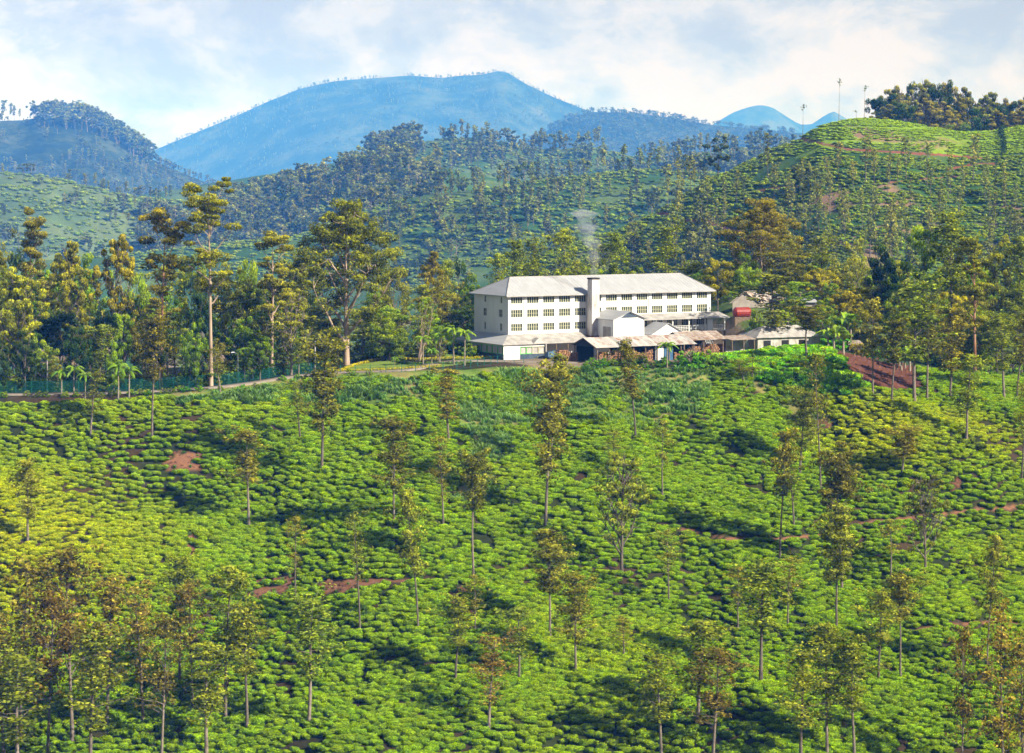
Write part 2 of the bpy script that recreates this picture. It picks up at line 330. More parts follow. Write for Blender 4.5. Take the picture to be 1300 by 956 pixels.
def H(x, Y):
    x = np.asarray(x, float); Y = np.asarray(Y, float)
    n = near_h(x, Y); n = np.maximum(n, -86+fbm(x, Y, 60, 3)*3)
    camhill = -7-.46*np.maximum(Y, 0)
    n = np.where(Y < 260, np.maximum(n, camhill), n)
    f = far_h(x, Y); w = sm((Y-560)/60)
    return np.where(Y < 560, n, np.maximum(n*(1-w)+f*w, np.where(w > .5, f, -999)))
def prow(x, Y, z): return 650+F*x/Y, HR-F*z/Y
_ys = np.arange(285, 470, .25)
def at(px, row):
    """first ground point (going away) seen at that pixel"""
    x = (px-650)/F*_ys; r = HR-F*H(x, _ys)/_ys
    i = int(np.argmax(r <= row)) if (r <= row).any() else len(_ys)-1
    return float(x[i]), float(_ys[i]), float(H(x[i], _ys[i]))
def Hs(x, y): return float(H(np.array([x]), np.array([y]))[0])

# ------------------------------------------------------------------ zones of the near hillside, given as outlines
def inpoly(px, py, poly):
    r = np.zeros(px.shape, bool); n = len(poly)
    for i in range(n):
        x0, y0 = poly[i]; x1, y1 = poly[(i+1) % n]
        c = ((y0 > py) != (y1 > py)) & (px < (x1-x0)*(py-y0)/(y1-y0+1e-9)+x0); r ^= c
    return r
def near_line(px, py, pts, w, yscale=2.0):
    m = np.full(px.shape, 1e9)
    for a, b in zip(pts[:-1], pts[1:]):
        d, _ = seg_dist(px, py*yscale, (a[0], a[1]*yscale), (b[0], b[1]*yscale)); m = np.minimum(m, d)
    return m < w
SOILS = [[(213, 577), (235, 572), (262, 577), (258, 596), (216, 597)], [(316, 742), (340, 730), (372, 728), (378, 752), (330, 762), (316, 758)],
         [(398, 738), (440, 732), (492, 735), (490, 745), (430, 752), (400, 752)], [(572, 752), (590, 742), (600, 775), (590, 800), (574, 790)],
         [(1035, 528), (1050, 526), (1056, 542), (1040, 545)], [(1205, 608), (1222, 604), (1218, 622), (1206, 630)], [(232, 675), (252, 678), (250, 708), (236, 702)]]
BANK = [(1056, 444), (1084, 440), (1120, 446), (1162, 462), (1174, 492), (1144, 498), (1108, 492), (1072, 474)]
DIRT = [([(866, 672), (920, 684), (1000, 684), (1045, 679), (1110, 662), (1192, 653), (1300, 643)], 3.4), ([(1150, 800), (1250, 790), (1310, 792)], 3.0),
        ([(433, 740), (520, 738)], 3)]
LANES = [[(86, 587), (204, 590), (260, 605), (339, 611), (433, 619), (560, 628)], [(171, 672), (260, 668), (367, 664)], [(662, 639), (760, 650), (866, 672)],
         [(600, 722), (680, 722)], [(740, 720), (850, 735), (868, 745)], [(1025, 553), (1225, 557), (1310, 575)], [(1110, 715), (1200, 716), (1310, 728)],
         [(866, 665), (868, 720), (870, 806)], [(206, 600), (210, 625)], [(1080, 812), (1180, 800)], [(40, 540), (70, 560), (86, 587)],
         [(900, 760), (1000, 748), (1063, 745)], [(480, 838), (600, 846), (700, 838)], [(560, 628), (662, 639)]]
GRASS = [[(300, 490), (430, 472), (560, 470), (640, 466), (900, 462), (905, 500), (860, 545), (800, 548), (700, 520), (640, 570), (620, 640), (575, 640), (600, 560), (560, 510), (430, 520), (300, 512), (180, 512), (180, 502)],
         [(940, 458), (1000, 456), (1030, 520), (1060, 540), (1010, 545), (985, 505), (940, 490)]]
FERN = [[(905, 456), (960, 448), (1050, 440), (1075, 470), (1100, 492), (1070, 505), (1030, 500), (985, 490), (930, 470)]]
def poly_any(px, row, polys):
    r = np.zeros(px.shape, bool)
    for p in polys: r |= inpoly(px, row, p)
    return r

# ------------------------------------------------------------------ ground sheets
def grid_quads(nr, nc):
    i = np.arange((nr-1)*nc).reshape(nr-1, nc)[:, :-1].ravel()
    return np.stack([i, i+1, i+nc+1, i+nc], 1)
def near_cols(X, Y, Z):
    n = len(X); jx = fbm(X, Y, 3, 2)*4
    px, row = prow(X, Y, Z); c = np.tile([.022, .030, .007], (n, 1))
    k = sm(fbm(X, Y, 7, 3)*2+.3)[:, None]; c = c*(1-k)+np.array([.05, .032, .016])*k
    face = (Y > 280) & (Y < 470)
    g = face & poly_any(px+jx, row+jx*.5, GRASS+FERN); k2 = sm(fbm(X+50, Y, 5, 3)*1.5+.45)[:, None]
    c = np.where(g[:, None], np.array([.10, .17, .02])*(1-k2)+np.array([.20, .18, .055])*k2, c)
    jj = fbm(X, Y, 1.6, 3); s = face & poly_any(px+jx*2.2+jj*9, row+jx+jj*7, SOILS) & (fbm(X+8, Y, 2.2, 3) > -.25)
    for l, w in DIRT: s |= face & near_line(px, row, l, w+2, 3.0)
    c = np.where(s[:, None], np.array([.20, .095, .05]), c)
    c = np.where((face & poly_any(px+jx, row+jx*.5, [BANK]))[:, None], np.array([.11, .042, .026]), c)
    a = (X-A[0])*D[0]+(Y-A[1])*D[1]; b = (X-A[0])*E[0]+(Y-A[1])*E[1]
    yard = (a > -6) & (a < 52) & (b > -23) & (b < 14)
    c = np.where(yard[:, None], np.array([.19, .145, .10]), c)
    wood = (Y > 425) & ~yard & (X < 200)
    k3 = sm(fbm(X, Y, 9, 3)*2+.5)[:, None]
    c = np.where((wood & ~g & ~s & (Y > 455))[:, None], np.array([.035, .06, .015])*(1-k3)+np.array([.10, .13, .03])*k3, c)
    return c
xs = np.concatenate([np.arange(-330, -125, 3.0), np.arange(-125, 125, .8), np.arange(125, 331, 3.0)])
ys = np.concatenate([np.arange(-90, 280, 6.0), np.arange(280, 470, .8), np.arange(470, 622, 2.5)])
X, Y = np.meshgrid(xs, ys); X = X.ravel(); Y = Y.ravel(); Z = H(X, Y)
hill = link('tea_hillside', npmesh('tea_hillside', np.stack([X, Y, Z], 1), grid_quads(len(ys), len(xs)), [M['ground']], smooth=True, col=near_cols(X, Y, Z)))
tag(hill, kind='structure')
MIDSOIL = [([(1018, 176), (1050, 184), (1080, 190), (1150, 194), (1200, 197), (1245, 201)], 3.2), ([(858, 279), (900, 283), (925, 291), (945, 296)], 4.5), ([(960, 243), (985, 238), (1015, 236)], 2.6),
           ([(1205, 215), (1240, 208), (1262, 208)], 3.2), ([(1130, 232), (1190, 226), (1240, 222)], 1.6), ([(835, 272), (850, 270)], 4)]
def mid_cols(X, Y, Z):
    px, row = prow(X, Y, Z); n = len(X)
    c = np.tile([.035, .085, .014], (n, 1)); k = sm(fbm(X, Y, 40, 4)*2+.4)[:, None]
    c = c*(1-k)+np.array([.085, .13, .03])*k
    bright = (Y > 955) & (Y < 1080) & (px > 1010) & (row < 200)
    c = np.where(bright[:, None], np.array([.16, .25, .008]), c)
    k = sm(fbm(X+9, Y, 22, 4)*3-.35)[:, None]*(Y < 1300)[:, None]; c = c*(1-k)+np.array([.20, .13, .08])*k
    pale = (px < 330) & (Y < 2400) & (Y > 2000)
    c = np.where(pale[:, None], c*.8+np.array([.20, .20, .10])*.2, c)
    for l, w in MIDSOIL: c = np.where(((Y > 800) & (Y < 1005) & near_line(px, row, l, w, 2.2))[:, None], np.array([.19, .065, .042]), c)
    return c
pc = np.concatenate([np.arange(-1300, -60, 24.0), np.arange(-60, 1360, 3.2), np.arange(1360, 2600, 24.0)])
yr = [604.0]
while yr[-1] < 3420: yr.append(yr[-1]+max(2.4, yr[-1]*.0028) if not 790 < yr[-1] < 1010 else yr[-1]+1.5)
yr = np.array(yr)
PX, Y = np.meshgrid(pc, yr); X = ((PX-650)/F*Y).ravel(); Y = Y.ravel(); Z = H(X, Y)
mid = link('valley_and_hills', npmesh('valley_and_hills', np.stack([X, Y, Z], 1), grid_quads(len(yr), len(pc)), [M['ground']], smooth=True, col=mid_cols(X, Y, Z)))
tag(mid, kind='structure')
pc = np.arange(-1300, 2600, 7.0); yr = [3410.0]
while yr[-1] < 18500: yr.append(yr[-1]+(12 if min(abs(yr[-1]-q) for q in (4800, 8000, 12000, 17000)) < 90 else yr[-1]*.008))
yr = np.array(yr); PX, Y = np.meshgrid(pc, yr); X = ((PX-650)/F*Y).ravel(); Y = Y.ravel(); Z = H(X, Y)
tag(link('mountains', npmesh('mountains', np.stack([X, Y, Z], 1), grid_quads(len(yr), len(pc)), [M['mount']], smooth=True)), kind='structure')
g = MB(); n = 48; g.v = [(0, 0, -112)]+[(24000*math.cos(2*math.pi*i/n), 24000*math.sin(2*math.pi*i/n), -112) for i in range(n)]; g.f = [(0, 1+i, 1+(i+1) % n) for i in range(n)]
tag(g.build('ground', M['mount']), kind='structure')

# ------------------------------------------------------------------ plants: shapes built once
class Plant:
    def __init__(s, seed): s.rs = np.random.RandomState(seed); s.tv = []; s.tq = []; s.tn = 0; s.lc = []; s.lo = []; s.ls = []; s.lv = []
    def tube(s, pts, rad, n=6):
        pts = np.array(pts, float); rad = np.array(rad, float); k = len(pts); t = np.gradient(pts, axis=0); t /= np.linalg.norm(t, axis=1)[:, None]+1e-9
        ref = np.where(np.abs(t[:, 2:3]) > .9, np.array([[1., 0, 0]]), np.array([[0, 0, 1.]])); a = np.cross(t, ref); a /= np.linalg.norm(a, axis=1)[:, None]+1e-9; b = np.cross(t, a)
        ang = np.arange(n)*2*math.pi/n
        v = pts[:, None]+rad[:, None, None]*(a[:, None]*np.cos(ang)[None, :, None]+b[:, None]*np.sin(ang)[None, :, None])
        s.tv.append(v.reshape(-1, 3)); i, j = np.meshgrid(np.arange(k-1), np.arange(n), indexing='ij')
        q = np.stack([i*n+j, i*n+(j+1) % n, (i+1)*n+(j+1) % n, (i+1)*n+j], -1).reshape(-1, 4)+s.tn; s.tq.append(q); s.tn += k*n
    def limb(s, p, d, length, r0, r1, up=.3, wob=.12, k=5, n=5):
        p = np.array(p, float); d = np.array(d, float); d /= np.linalg.norm(d); pts = [p.copy()]
        for i in range(k):
            d = d+s.rs.randn(3)*wob+np.array([0, 0, up/k]); d /= np.linalg.norm(d); p = p+d*length/k; pts.append(p.copy())
        s.tube(pts, np.linspace(r0, r1, k+1), n); return np.array(pts), d
    def blob(s, c, r, n, size, flat=1.0, tone=0.0, shell=.55):
        u = s.rs.randn(n, 3); u /= np.linalg.norm(u, axis=1)[:, None]; rr = s.rs.rand(n)**.45*(1-shell)+shell*s.rs.rand(n)**.15
        o = u*rr[:, None]; s.lc.append(np.array(c)+o*np.array([r, r, r*flat])); s.lo.append(u+s.rs.randn(n, 3)*.55+np.array([0, 0, .25]))
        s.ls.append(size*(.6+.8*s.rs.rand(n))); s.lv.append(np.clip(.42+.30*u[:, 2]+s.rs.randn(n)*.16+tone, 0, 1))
    def leafgeo(s):
        c = np.concatenate(s.lc); o = np.concatenate(s.lo); sz = np.concatenate(s.ls); v = np.concatenate(s.lv); n = len(c)
        o /= np.linalg.norm(o, axis=1)[:, None]+1e-9; r = s.rs.randn(n, 3); t = np.cross(o, r); t /= np.linalg.norm(t, axis=1)[:, None]+1e-9; b = np.cross(o, t)
        h = sz[:, None]*.5; V = np.stack([c+t*h*1.2, c+b*h*.75+o*h*.2, c-t*h*1.2, c-b*h*.75+o*h*.2], 1).reshape(-1, 3)
        return V, np.arange(4*n).reshape(n, 4), np.repeat(v, 4)
    def meshes(s, name, bark, leaf):
        tm = npmesh(name+'_trunk', np.concatenate(s.tv), np.concatenate(s.tq), [bark], smooth=True)
        V, Q, v = s.leafgeo(); cm = npmesh(name+'_crown', V, Q, [leaf], v=v)
        return tm, cm, float(V[:, 2].max()), float(np.percentile(np.hypot(V[:, 0], V[:, 1]), 96))
    def joined(s, name, bark, leaf):
        tv = np.concatenate(s.tv) if s.tv else np.zeros((0, 3)); tq = np.concatenate(s.tq) if s.tq else np.zeros((0, 4), int)
        V, Q, v = s.leafgeo(); VV = np.concatenate([tv, V]); QQ = np.concatenate([tq, Q+len(tv)])
        mi = np.concatenate([np.zeros(len(tq)), np.ones(len(Q))])
        return npmesh(name, VV, QQ, [bark, leaf], midx=mi, v=np.concatenate([np.zeros(len(tv)), v]))
def trunk(p, h, r, lean=.03, k=9, n=7):
    rs = p.rs; pts = [np.array([0, 0, -.8])]; off = np.zeros(2); d = rs.randn(2)*lean
    for i in range(k): d = d+rs.randn(2)*lean*.5; off = off+d*h/k; pts.append(np.array([off[0], off[1], h*(i+1)/k]))
    pts = np.array(pts); rad = r*(1-np.linspace(0, 1, k+1)**1.1*.85); rad[0] *= 1.25; p.tube(pts, rad, n); return pts
def on(pts, t):
    z = t*pts[-1][2]; return np.array([np.interp(z, pts[:, 2], pts[:, 0]), np.interp(z, pts[:, 2], pts[:, 1]), z])
def silver_oak(seed, h=18., leafn=40, size=.26, low=.38, spread=2.6, dens=1.0, tiers=None):
    p = Plant(seed); rs = p.rs; T = trunk(p, h*.97, .15, .022); n = int(30*dens); side = rs.rand()*6.28
    for i in range(n):
        t = low+(1-low)*((i+rs.rand())/n)**.9; u = (t-low)/(1-low)
        if tiers and min(abs(u-q) for q in tiers) > .17: continue
        prof = (math.sin(math.pi*min(1, u*.72+.16)))**.6*(.62+.38*math.sin(u*11+seed*1.7))
        az = i*2.4+rs.rand(); ln = spread*prof*(.55+.7*rs.rand())*(1+.3*math.cos(az-side))
        if ln < .3: ln = .3
        d = (math.cos(az), math.sin(az), .35+1.1*rs.rand()); pts, dd = p.limb(on(T, t), d, ln*1.35, .055*(1.2-u), .012, .35, .16, 4, 4)
        for q in range(2, 5): p.blob(pts[q]+rs.randn(3)*.35, .5+.5*rs.rand(), int(leafn*(.4+.9*rs.rand())), size, .8, rs.randn()*.12, .25)
        if rs.rand() < .6:
            k = rs.randint(1, 4); pt2, _ = p.limb(pts[k], (d[1]+rs.randn()*.5, -d[0]+rs.randn()*.5, .5), ln*.6, .03, .01, .2, .2, 3, 4)
            p.blob(pt2[-1], .5, leafn, size, .7, rs.randn()*.1)
    p.blob(T[-1], .55, leafn*2, size, 1.2, .1); return p
def gum_tall(seed, h=34., nb=18, low=.42, spread=6.4, size=.32, leafn=270, cr=1.9):
    p = Plant(seed); rs = p.rs; T = trunk(p, h*.93, .36, .016, 11, 8)
    for i in range(nb):
        u = (i+rs.rand()*.7)/nb; t = low+(1-low)*u; az = i*2.399+rs.randn()*.4
        ln = spread*(.55+.6*rs.rand())*(1-.22*u)*(.65 if u < .12 else 1)
        pts, d = p.limb(on(T, t), (math.cos(az), math.sin(az), .55+.5*rs.rand()), ln, .16*(1.15-u), .04, .5, .14, 5, 5)
        p.blob(pts[-1]+[0, 0, .4], cr*(.5+.8*rs.rand())*(1-.2*u), leafn, size, .42, rs.randn()*.08, .7)
        for k in (2, 3, 4):
            if rs.rand() < .75:
                q, _ = p.limb(pts[k], d+rs.randn(3)*.7, ln*.4, .05, .02, .5, .15, 3, 4)
                p.blob(q[-1]+[0, 0, .3], cr*(.45+.4*rs.rand()), leafn//2, size, .45, rs.randn()*.1, .7)
    p.blob(T[-1]+[0, 0, .6], cr*.95, leafn, size, .5, .1, .7)
    for _ in range(3): p.blob(T[-1]+rs.randn(3)*[1.8, 1.8, .9], cr*.8, leafn, size, .5, .05, .7)
    return p
def gum_wide(seed, h=30., w=10.5, size=.33, clumps=120, leafn=130, low=.2, fl=.6):
    p = Plant(seed); rs = p.rs; T = trunk(p, h*.8, .56*(h/30)**1.4, .025, 9, 9); tips = []
    for i in range(15):
        t = .16+.055*i; az = i*2.4+rs.randn()*.3; u = i/15
        pts, d = p.limb(on(T, t), (math.cos(az)*(1-.35*u), math.sin(az)*(1-.35*u), .85+.6*u), w*(1.25-.65*u), .30*(h/30)**1.3*(1.1-u*.6), .07*h/30, .45, .10, 6, 6)
        for k in (2, 3, 4, 5, 6):
            for _ in range(2):
                q, _ = p.limb(pts[k], d*.6+rs.randn(3)*.7, w*.32, .08, .02, .4, .15, 4, 4); tips.append(q[-1]); tips.append(q[-2])
    tips = np.array(tips); tips = tips[rs.permutation(len(tips))]; c = np.array([0, 0, h*.60])
    for j in range(clumps):
        if j < len(tips) and rs.rand() < .72: x = tips[j]
        else:
            u = rs.randn(3); u /= np.linalg.norm(u); u[2] = abs(u[2])*1.0 if rs.rand() < .75 else u[2]; x = c+u*np.array([w*.92, w*.92, h*.40])*(.7+.3*rs.rand())
        if np.hypot(x[0], x[1])/w > 1.1-.15*max(0, (x[2]-c[2])/h*4) or x[2] > h: x = c+(x-c)*.8
        p.blob(x, (1.0+.8*rs.rand())*h/30, leafn, size, fl, rs.randn()*.10, .65)
    return p
def broadleaf(seed, h=14., w=4.2, size=.30, clumps=64, leafn=125, base=.22, rough=.3):
    p = Plant(seed); rs = p.rs; T = trunk(p, h*.72, .26, .03, 6, 6); cz = h*(base+1)/2; hz = h*(1-base)/2
    for i in range(10):
        az = i*2.4; p.limb(on(T, .3+.065*i), (math.cos(az), math.sin(az), .9), w*.9, .09, .02, .3, .15, 4, 4)
    ph = rs.rand(6)*6.28
    for j in range(clumps):
        u = rs.randn(3); u /= np.linalg.norm(u); az = math.atan2(u[1], u[0])
        f = 1+rough*(math.sin(2*az+ph[0])*.5+math.sin(3*az+ph[1]+u[2]*4)*.5)+rs.randn()*.10; f *= .45+.55*rs.rand()**.35
        x = np.array([u[0]*w*f, u[1]*w*f, cz+u[2]*hz*f*.92]); p.blob(x, (.62+.65*rs.rand())*w/4, leafn, size, .7, rs.randn()*.12+.12*u[2], .6)
    return p
def bare(seed, h=11.):
    p = Plant(seed); rs = p.rs
    for s in range(3):
        pts, d = p.limb((rs.randn()*.4, rs.randn()*.4, -.5), (rs.randn()*.35, rs.randn()*.35, 1), h*(.7+.3*rs.rand()), .16, .04, .3, .10, 7, 6)
        for k in range(2, 8):
            for _ in range(3):
                q, dd = p.limb(pts[k], d+rs.randn(3)*.8, h*.25, .045, .012, .3, .15, 4, 4)
                if rs.rand() < .8: p.blob(q[-1], .7, 22, .26, .7, 0, .4)
    return p
M['brownoak'] = leafmat('dry_oak_leaf', (.09, .07, .012), (.28, .22, .028), (.56, .47, .06), .05, .5)
LIB = {}
def near(px, marks): return min(marks, key=lambda m: abs(m[0]-px))[1]
WOODMARK = [(0, 'at the left frame edge'), (36, 'under the high thin gum'), (62, 'by the left power pole'), (108, 'behind the small road palms'), (150, 'behind the slim pale palms'), (190, 'left of the red gum'), (215, 'right of the red gum'), (240, 'by the cross arm pole'), (268, 'beside the tallest gum'), (302, 'behind the street lamp'), (340, 'by the pale gum'), (375, 'above the road bend'), (410, 'left of the spreading gum'), (460, 'right of the spreading gum'), (500, 'behind the lime tree'), (540, 'behind the bare tree')]
LOWMARK = [(5, 'at the left frame edge'), (26, 'under the oak at the left edge'), (60, 'left of the grove middle'), (92, 'in the thick of the left grove'), (125, 'right of the grove middle'), (165, 'in the right half of the left grove'), (210, 'at the right side of the left grove'), (250, 'just past the left grove'), (290, 'below the small soil patch'), (350, 'below the left soil scar'), (392, 'below the thin oak on the scar'), (440, 'below the wispy oak'), (560, 'below the orange leaved oak'), (620, 'below the tall narrow oak'), (660, 'by the short yellow green oak'), (705, 'below the dense round oak'), (790, 'below the umbrella tree'), (840, 'left of the dark gully'), (886, 'right of the dark gully'), (905, 'right of the gully foot'), (966, 'by the bright green oak'), (1017, 'right of the bright green oak'), (1050, 'below the dark oak pair'), (1085, 'right of the dark oak pair'), (1170, 'below the fork crowned oak'), (1221, 'left of the tall brown oak'), (1250, 'under the tall brown oak'), (1290, 'at the right frame edge')]
def lib(kind, name, builders, bark, leaf):
    LIB[kind] = [b.meshes(name, M[bark], M[leaf]) for b in builders]
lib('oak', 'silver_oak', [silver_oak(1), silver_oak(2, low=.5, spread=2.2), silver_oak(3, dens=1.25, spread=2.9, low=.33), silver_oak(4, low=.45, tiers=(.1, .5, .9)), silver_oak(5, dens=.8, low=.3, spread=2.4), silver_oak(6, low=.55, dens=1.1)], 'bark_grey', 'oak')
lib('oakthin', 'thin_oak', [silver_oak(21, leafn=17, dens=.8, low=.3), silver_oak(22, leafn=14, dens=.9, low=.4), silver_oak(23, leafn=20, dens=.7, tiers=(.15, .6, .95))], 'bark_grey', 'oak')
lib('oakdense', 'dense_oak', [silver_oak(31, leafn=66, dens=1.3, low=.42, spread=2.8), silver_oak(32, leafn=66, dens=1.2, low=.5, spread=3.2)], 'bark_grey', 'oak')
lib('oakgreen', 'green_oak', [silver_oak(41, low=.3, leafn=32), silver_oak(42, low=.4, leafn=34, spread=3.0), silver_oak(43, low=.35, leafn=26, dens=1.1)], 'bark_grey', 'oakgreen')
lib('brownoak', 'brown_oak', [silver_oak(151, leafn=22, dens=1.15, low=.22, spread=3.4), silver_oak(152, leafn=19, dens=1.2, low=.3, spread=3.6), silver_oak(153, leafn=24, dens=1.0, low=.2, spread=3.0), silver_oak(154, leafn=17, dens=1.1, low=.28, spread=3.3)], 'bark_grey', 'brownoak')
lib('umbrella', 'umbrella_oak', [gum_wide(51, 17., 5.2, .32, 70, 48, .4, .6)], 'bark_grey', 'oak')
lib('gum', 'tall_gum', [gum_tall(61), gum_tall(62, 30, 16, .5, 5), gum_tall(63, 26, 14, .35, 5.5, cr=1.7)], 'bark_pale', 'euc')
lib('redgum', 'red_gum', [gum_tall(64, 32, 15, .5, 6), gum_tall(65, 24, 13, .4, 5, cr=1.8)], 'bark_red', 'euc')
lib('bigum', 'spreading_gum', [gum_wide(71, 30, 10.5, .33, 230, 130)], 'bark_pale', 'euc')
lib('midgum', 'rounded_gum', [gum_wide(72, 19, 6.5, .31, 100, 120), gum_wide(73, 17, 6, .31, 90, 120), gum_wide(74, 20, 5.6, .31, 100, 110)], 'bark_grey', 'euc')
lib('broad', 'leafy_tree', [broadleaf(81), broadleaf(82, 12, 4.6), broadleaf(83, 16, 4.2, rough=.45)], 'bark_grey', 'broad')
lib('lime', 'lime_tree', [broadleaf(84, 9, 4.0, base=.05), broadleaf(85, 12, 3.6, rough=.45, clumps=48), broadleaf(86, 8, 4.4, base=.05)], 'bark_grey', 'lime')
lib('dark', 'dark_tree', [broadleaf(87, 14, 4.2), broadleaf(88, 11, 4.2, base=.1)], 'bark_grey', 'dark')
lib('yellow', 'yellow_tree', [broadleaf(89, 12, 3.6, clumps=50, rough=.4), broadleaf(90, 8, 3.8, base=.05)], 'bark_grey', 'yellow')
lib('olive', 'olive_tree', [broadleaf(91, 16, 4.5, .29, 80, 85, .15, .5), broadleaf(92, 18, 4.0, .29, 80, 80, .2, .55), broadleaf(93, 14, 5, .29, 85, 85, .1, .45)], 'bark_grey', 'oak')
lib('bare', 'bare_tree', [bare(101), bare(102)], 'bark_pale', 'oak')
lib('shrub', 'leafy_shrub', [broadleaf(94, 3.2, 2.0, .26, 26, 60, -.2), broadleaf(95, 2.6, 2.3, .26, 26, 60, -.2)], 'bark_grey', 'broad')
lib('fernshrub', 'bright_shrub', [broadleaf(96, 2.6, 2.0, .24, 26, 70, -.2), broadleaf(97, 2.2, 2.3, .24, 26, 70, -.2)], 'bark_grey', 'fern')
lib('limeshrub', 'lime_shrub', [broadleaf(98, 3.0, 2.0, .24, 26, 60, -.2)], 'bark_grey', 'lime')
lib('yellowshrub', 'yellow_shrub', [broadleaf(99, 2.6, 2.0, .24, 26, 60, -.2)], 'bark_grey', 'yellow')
# small versions for trees seen on the hills beyond
def fo(seed, h, sp, n, size): return silver_oak(seed, h, n, size, .35, sp, .62)
lib('midoak', 'distant_oak', [fo(111, 17, 2.6, 9, .62), fo(112, 19, 2.4, 8, .62), fo(113, 15, 3, 9, .62), fo(114, 21, 2.3, 8, .6)], 'bark_grey', 'farlight')
lib('midbroad', 'distant_tree', [broadleaf(115, 15, 4.2, .85, 30, 24), broadleaf(116, 13, 5, .85, 30, 26), broadleaf(117, 18, 4, .85, 30, 24, .3, .5)], 'bark_grey', 'far')
lib('midgumf', 'distant_gum', [gum_tall(118, 24, 9, .45, 5, .9, 36, 2.2), gum_tall(119, 21, 9, .35, 5.5, .9, 36, 2.4)], 'bark_pale', 'far')
lib('spindle', 'bare_top_gum', [gum_tall(120, 26, 5, .84, 2.4, .6, 14, 1.1)], 'bark_grey', 'far')
_rt = random.Random(3)
def place_tree(kind, name, x, y, top_z=None, width=None, label=None, cat='tree', group=None, var=None, height=None, z=None, rz=None):
    tm, cm, h, w = LIB[kind][(_rt.randrange(len(LIB[kind])) if var is None else var % len(LIB[kind]))]
    z = Hs(x, y) if z is None else z
    hh = (top_z-z) if height is None else height; sz = max(hh, 1.0)/h
    sxy = (width/2/w) if width else sz*_rt.uniform(.88, 1.12)
    e = empty(name, (x, y, z), _rt.uniform(0, 6.28) if rz is None else rz, label, cat, group); e.scale = (sxy, sxy, sz)
    a = link('trunk', tm, e); b = link('crown', cm, e); return e
def tree_px(kind, name, px, base, top, label, wpx=None, group=None, var=None):
    x, y, z = at(px, base); return place_tree(kind, name, x, y, (HR-top)/F*y, wpx/F*y if wpx else None, label, 'tree', group, var, z=z)
def tree_Y(kind, name, px, Yd, top, label, wpx=None, group=None, var=None, cat='tree'):
    x = (px-650)/F*Yd; return place_tree(kind, name, x, Yd, (HR-top)/F*Yd, wpx/F*Yd if wpx else None, label, cat, group, var)

# ------------------------------------------------------------------ scattering of uncountable cover
def variants(name, meshes):
    c = bpy.data.collections.new(name)
    for i, m in enumerate(meshes): c.objects.link(bpy.data.objects.new('%s_%02d' % (name, i), m))
    return c
def scatter(name, P, rz, sc, idx, coll, mat=None):
    me = bpy.data.meshes.new(name); me.vertices.add(len(P)); me.vertices.foreach_set('co', np.asarray(P, np.float32).ravel())
    n = len(P); rot = np.zeros((n, 3), np.float32); rot[:, 2] = rz
    a = me.attributes.new('rot', 'FLOAT_VECTOR', 'POINT'); a.data.foreach_set('vector', rot.ravel())
    a = me.attributes.new('scl', 'FLOAT_VECTOR', 'POINT'); a.data.foreach_set('vector', np.asarray(sc, np.float32).ravel())
    a = me.attributes.new('pick', 'INT', 'POINT'); a.data.foreach_set('value', np.asarray(idx, np.int32))
    o = link(name, me); g = bpy.data.node_groups.new(name+'_cover', 'GeometryNodeTree')
    g.interface.new_socket('Geometry', in_out='INPUT', socket_type='NodeSocketGeometry'); g.interface.new_socket('Geometry', in_out='OUTPUT', socket_type='NodeSocketGeometry')
    gi = g.nodes.new('NodeGroupInput'); go = g.nodes.new('NodeGroupOutput'); ip = g.nodes.new('GeometryNodeInstanceOnPoints'); ci = g.nodes.new('GeometryNodeCollectionInfo')
    ci.inputs['Collection'].default_value = coll; ci.inputs['Separate Children'].default_value = True; ci.inputs['Reset Children'].default_value = True
    def na(nm, ty):
        q = g.nodes.new('GeometryNodeInputNamedAttribute'); q.data_type = ty; q.inputs['Name'].default_value = nm; return q.outputs['Attribute']
    er = g.nodes.new('FunctionNodeEulerToRotation')
    g.links.new(gi.outputs[0], ip.inputs['Points']); g.links.new(ci.outputs[0], ip.inputs['Instance']); ip.inputs['Pick Instance'].default_value = True
    g.links.new(na('pick', 'INT'), ip.inputs['Instance Index']); g.links.new(na('rot', 'FLOAT_VECTOR'), er.inputs[0]); g.links.new(er.outputs[0], ip.inputs['Rotation'])
    g.links.new(na('scl', 'FLOAT_VECTOR'), ip.inputs['Scale']); g.links.new(ip.outputs[0], go.inputs[0])
    md = o.modifiers.new('cover', 'NODES'); md.node_group = g; return tag(o, kind='stuff')
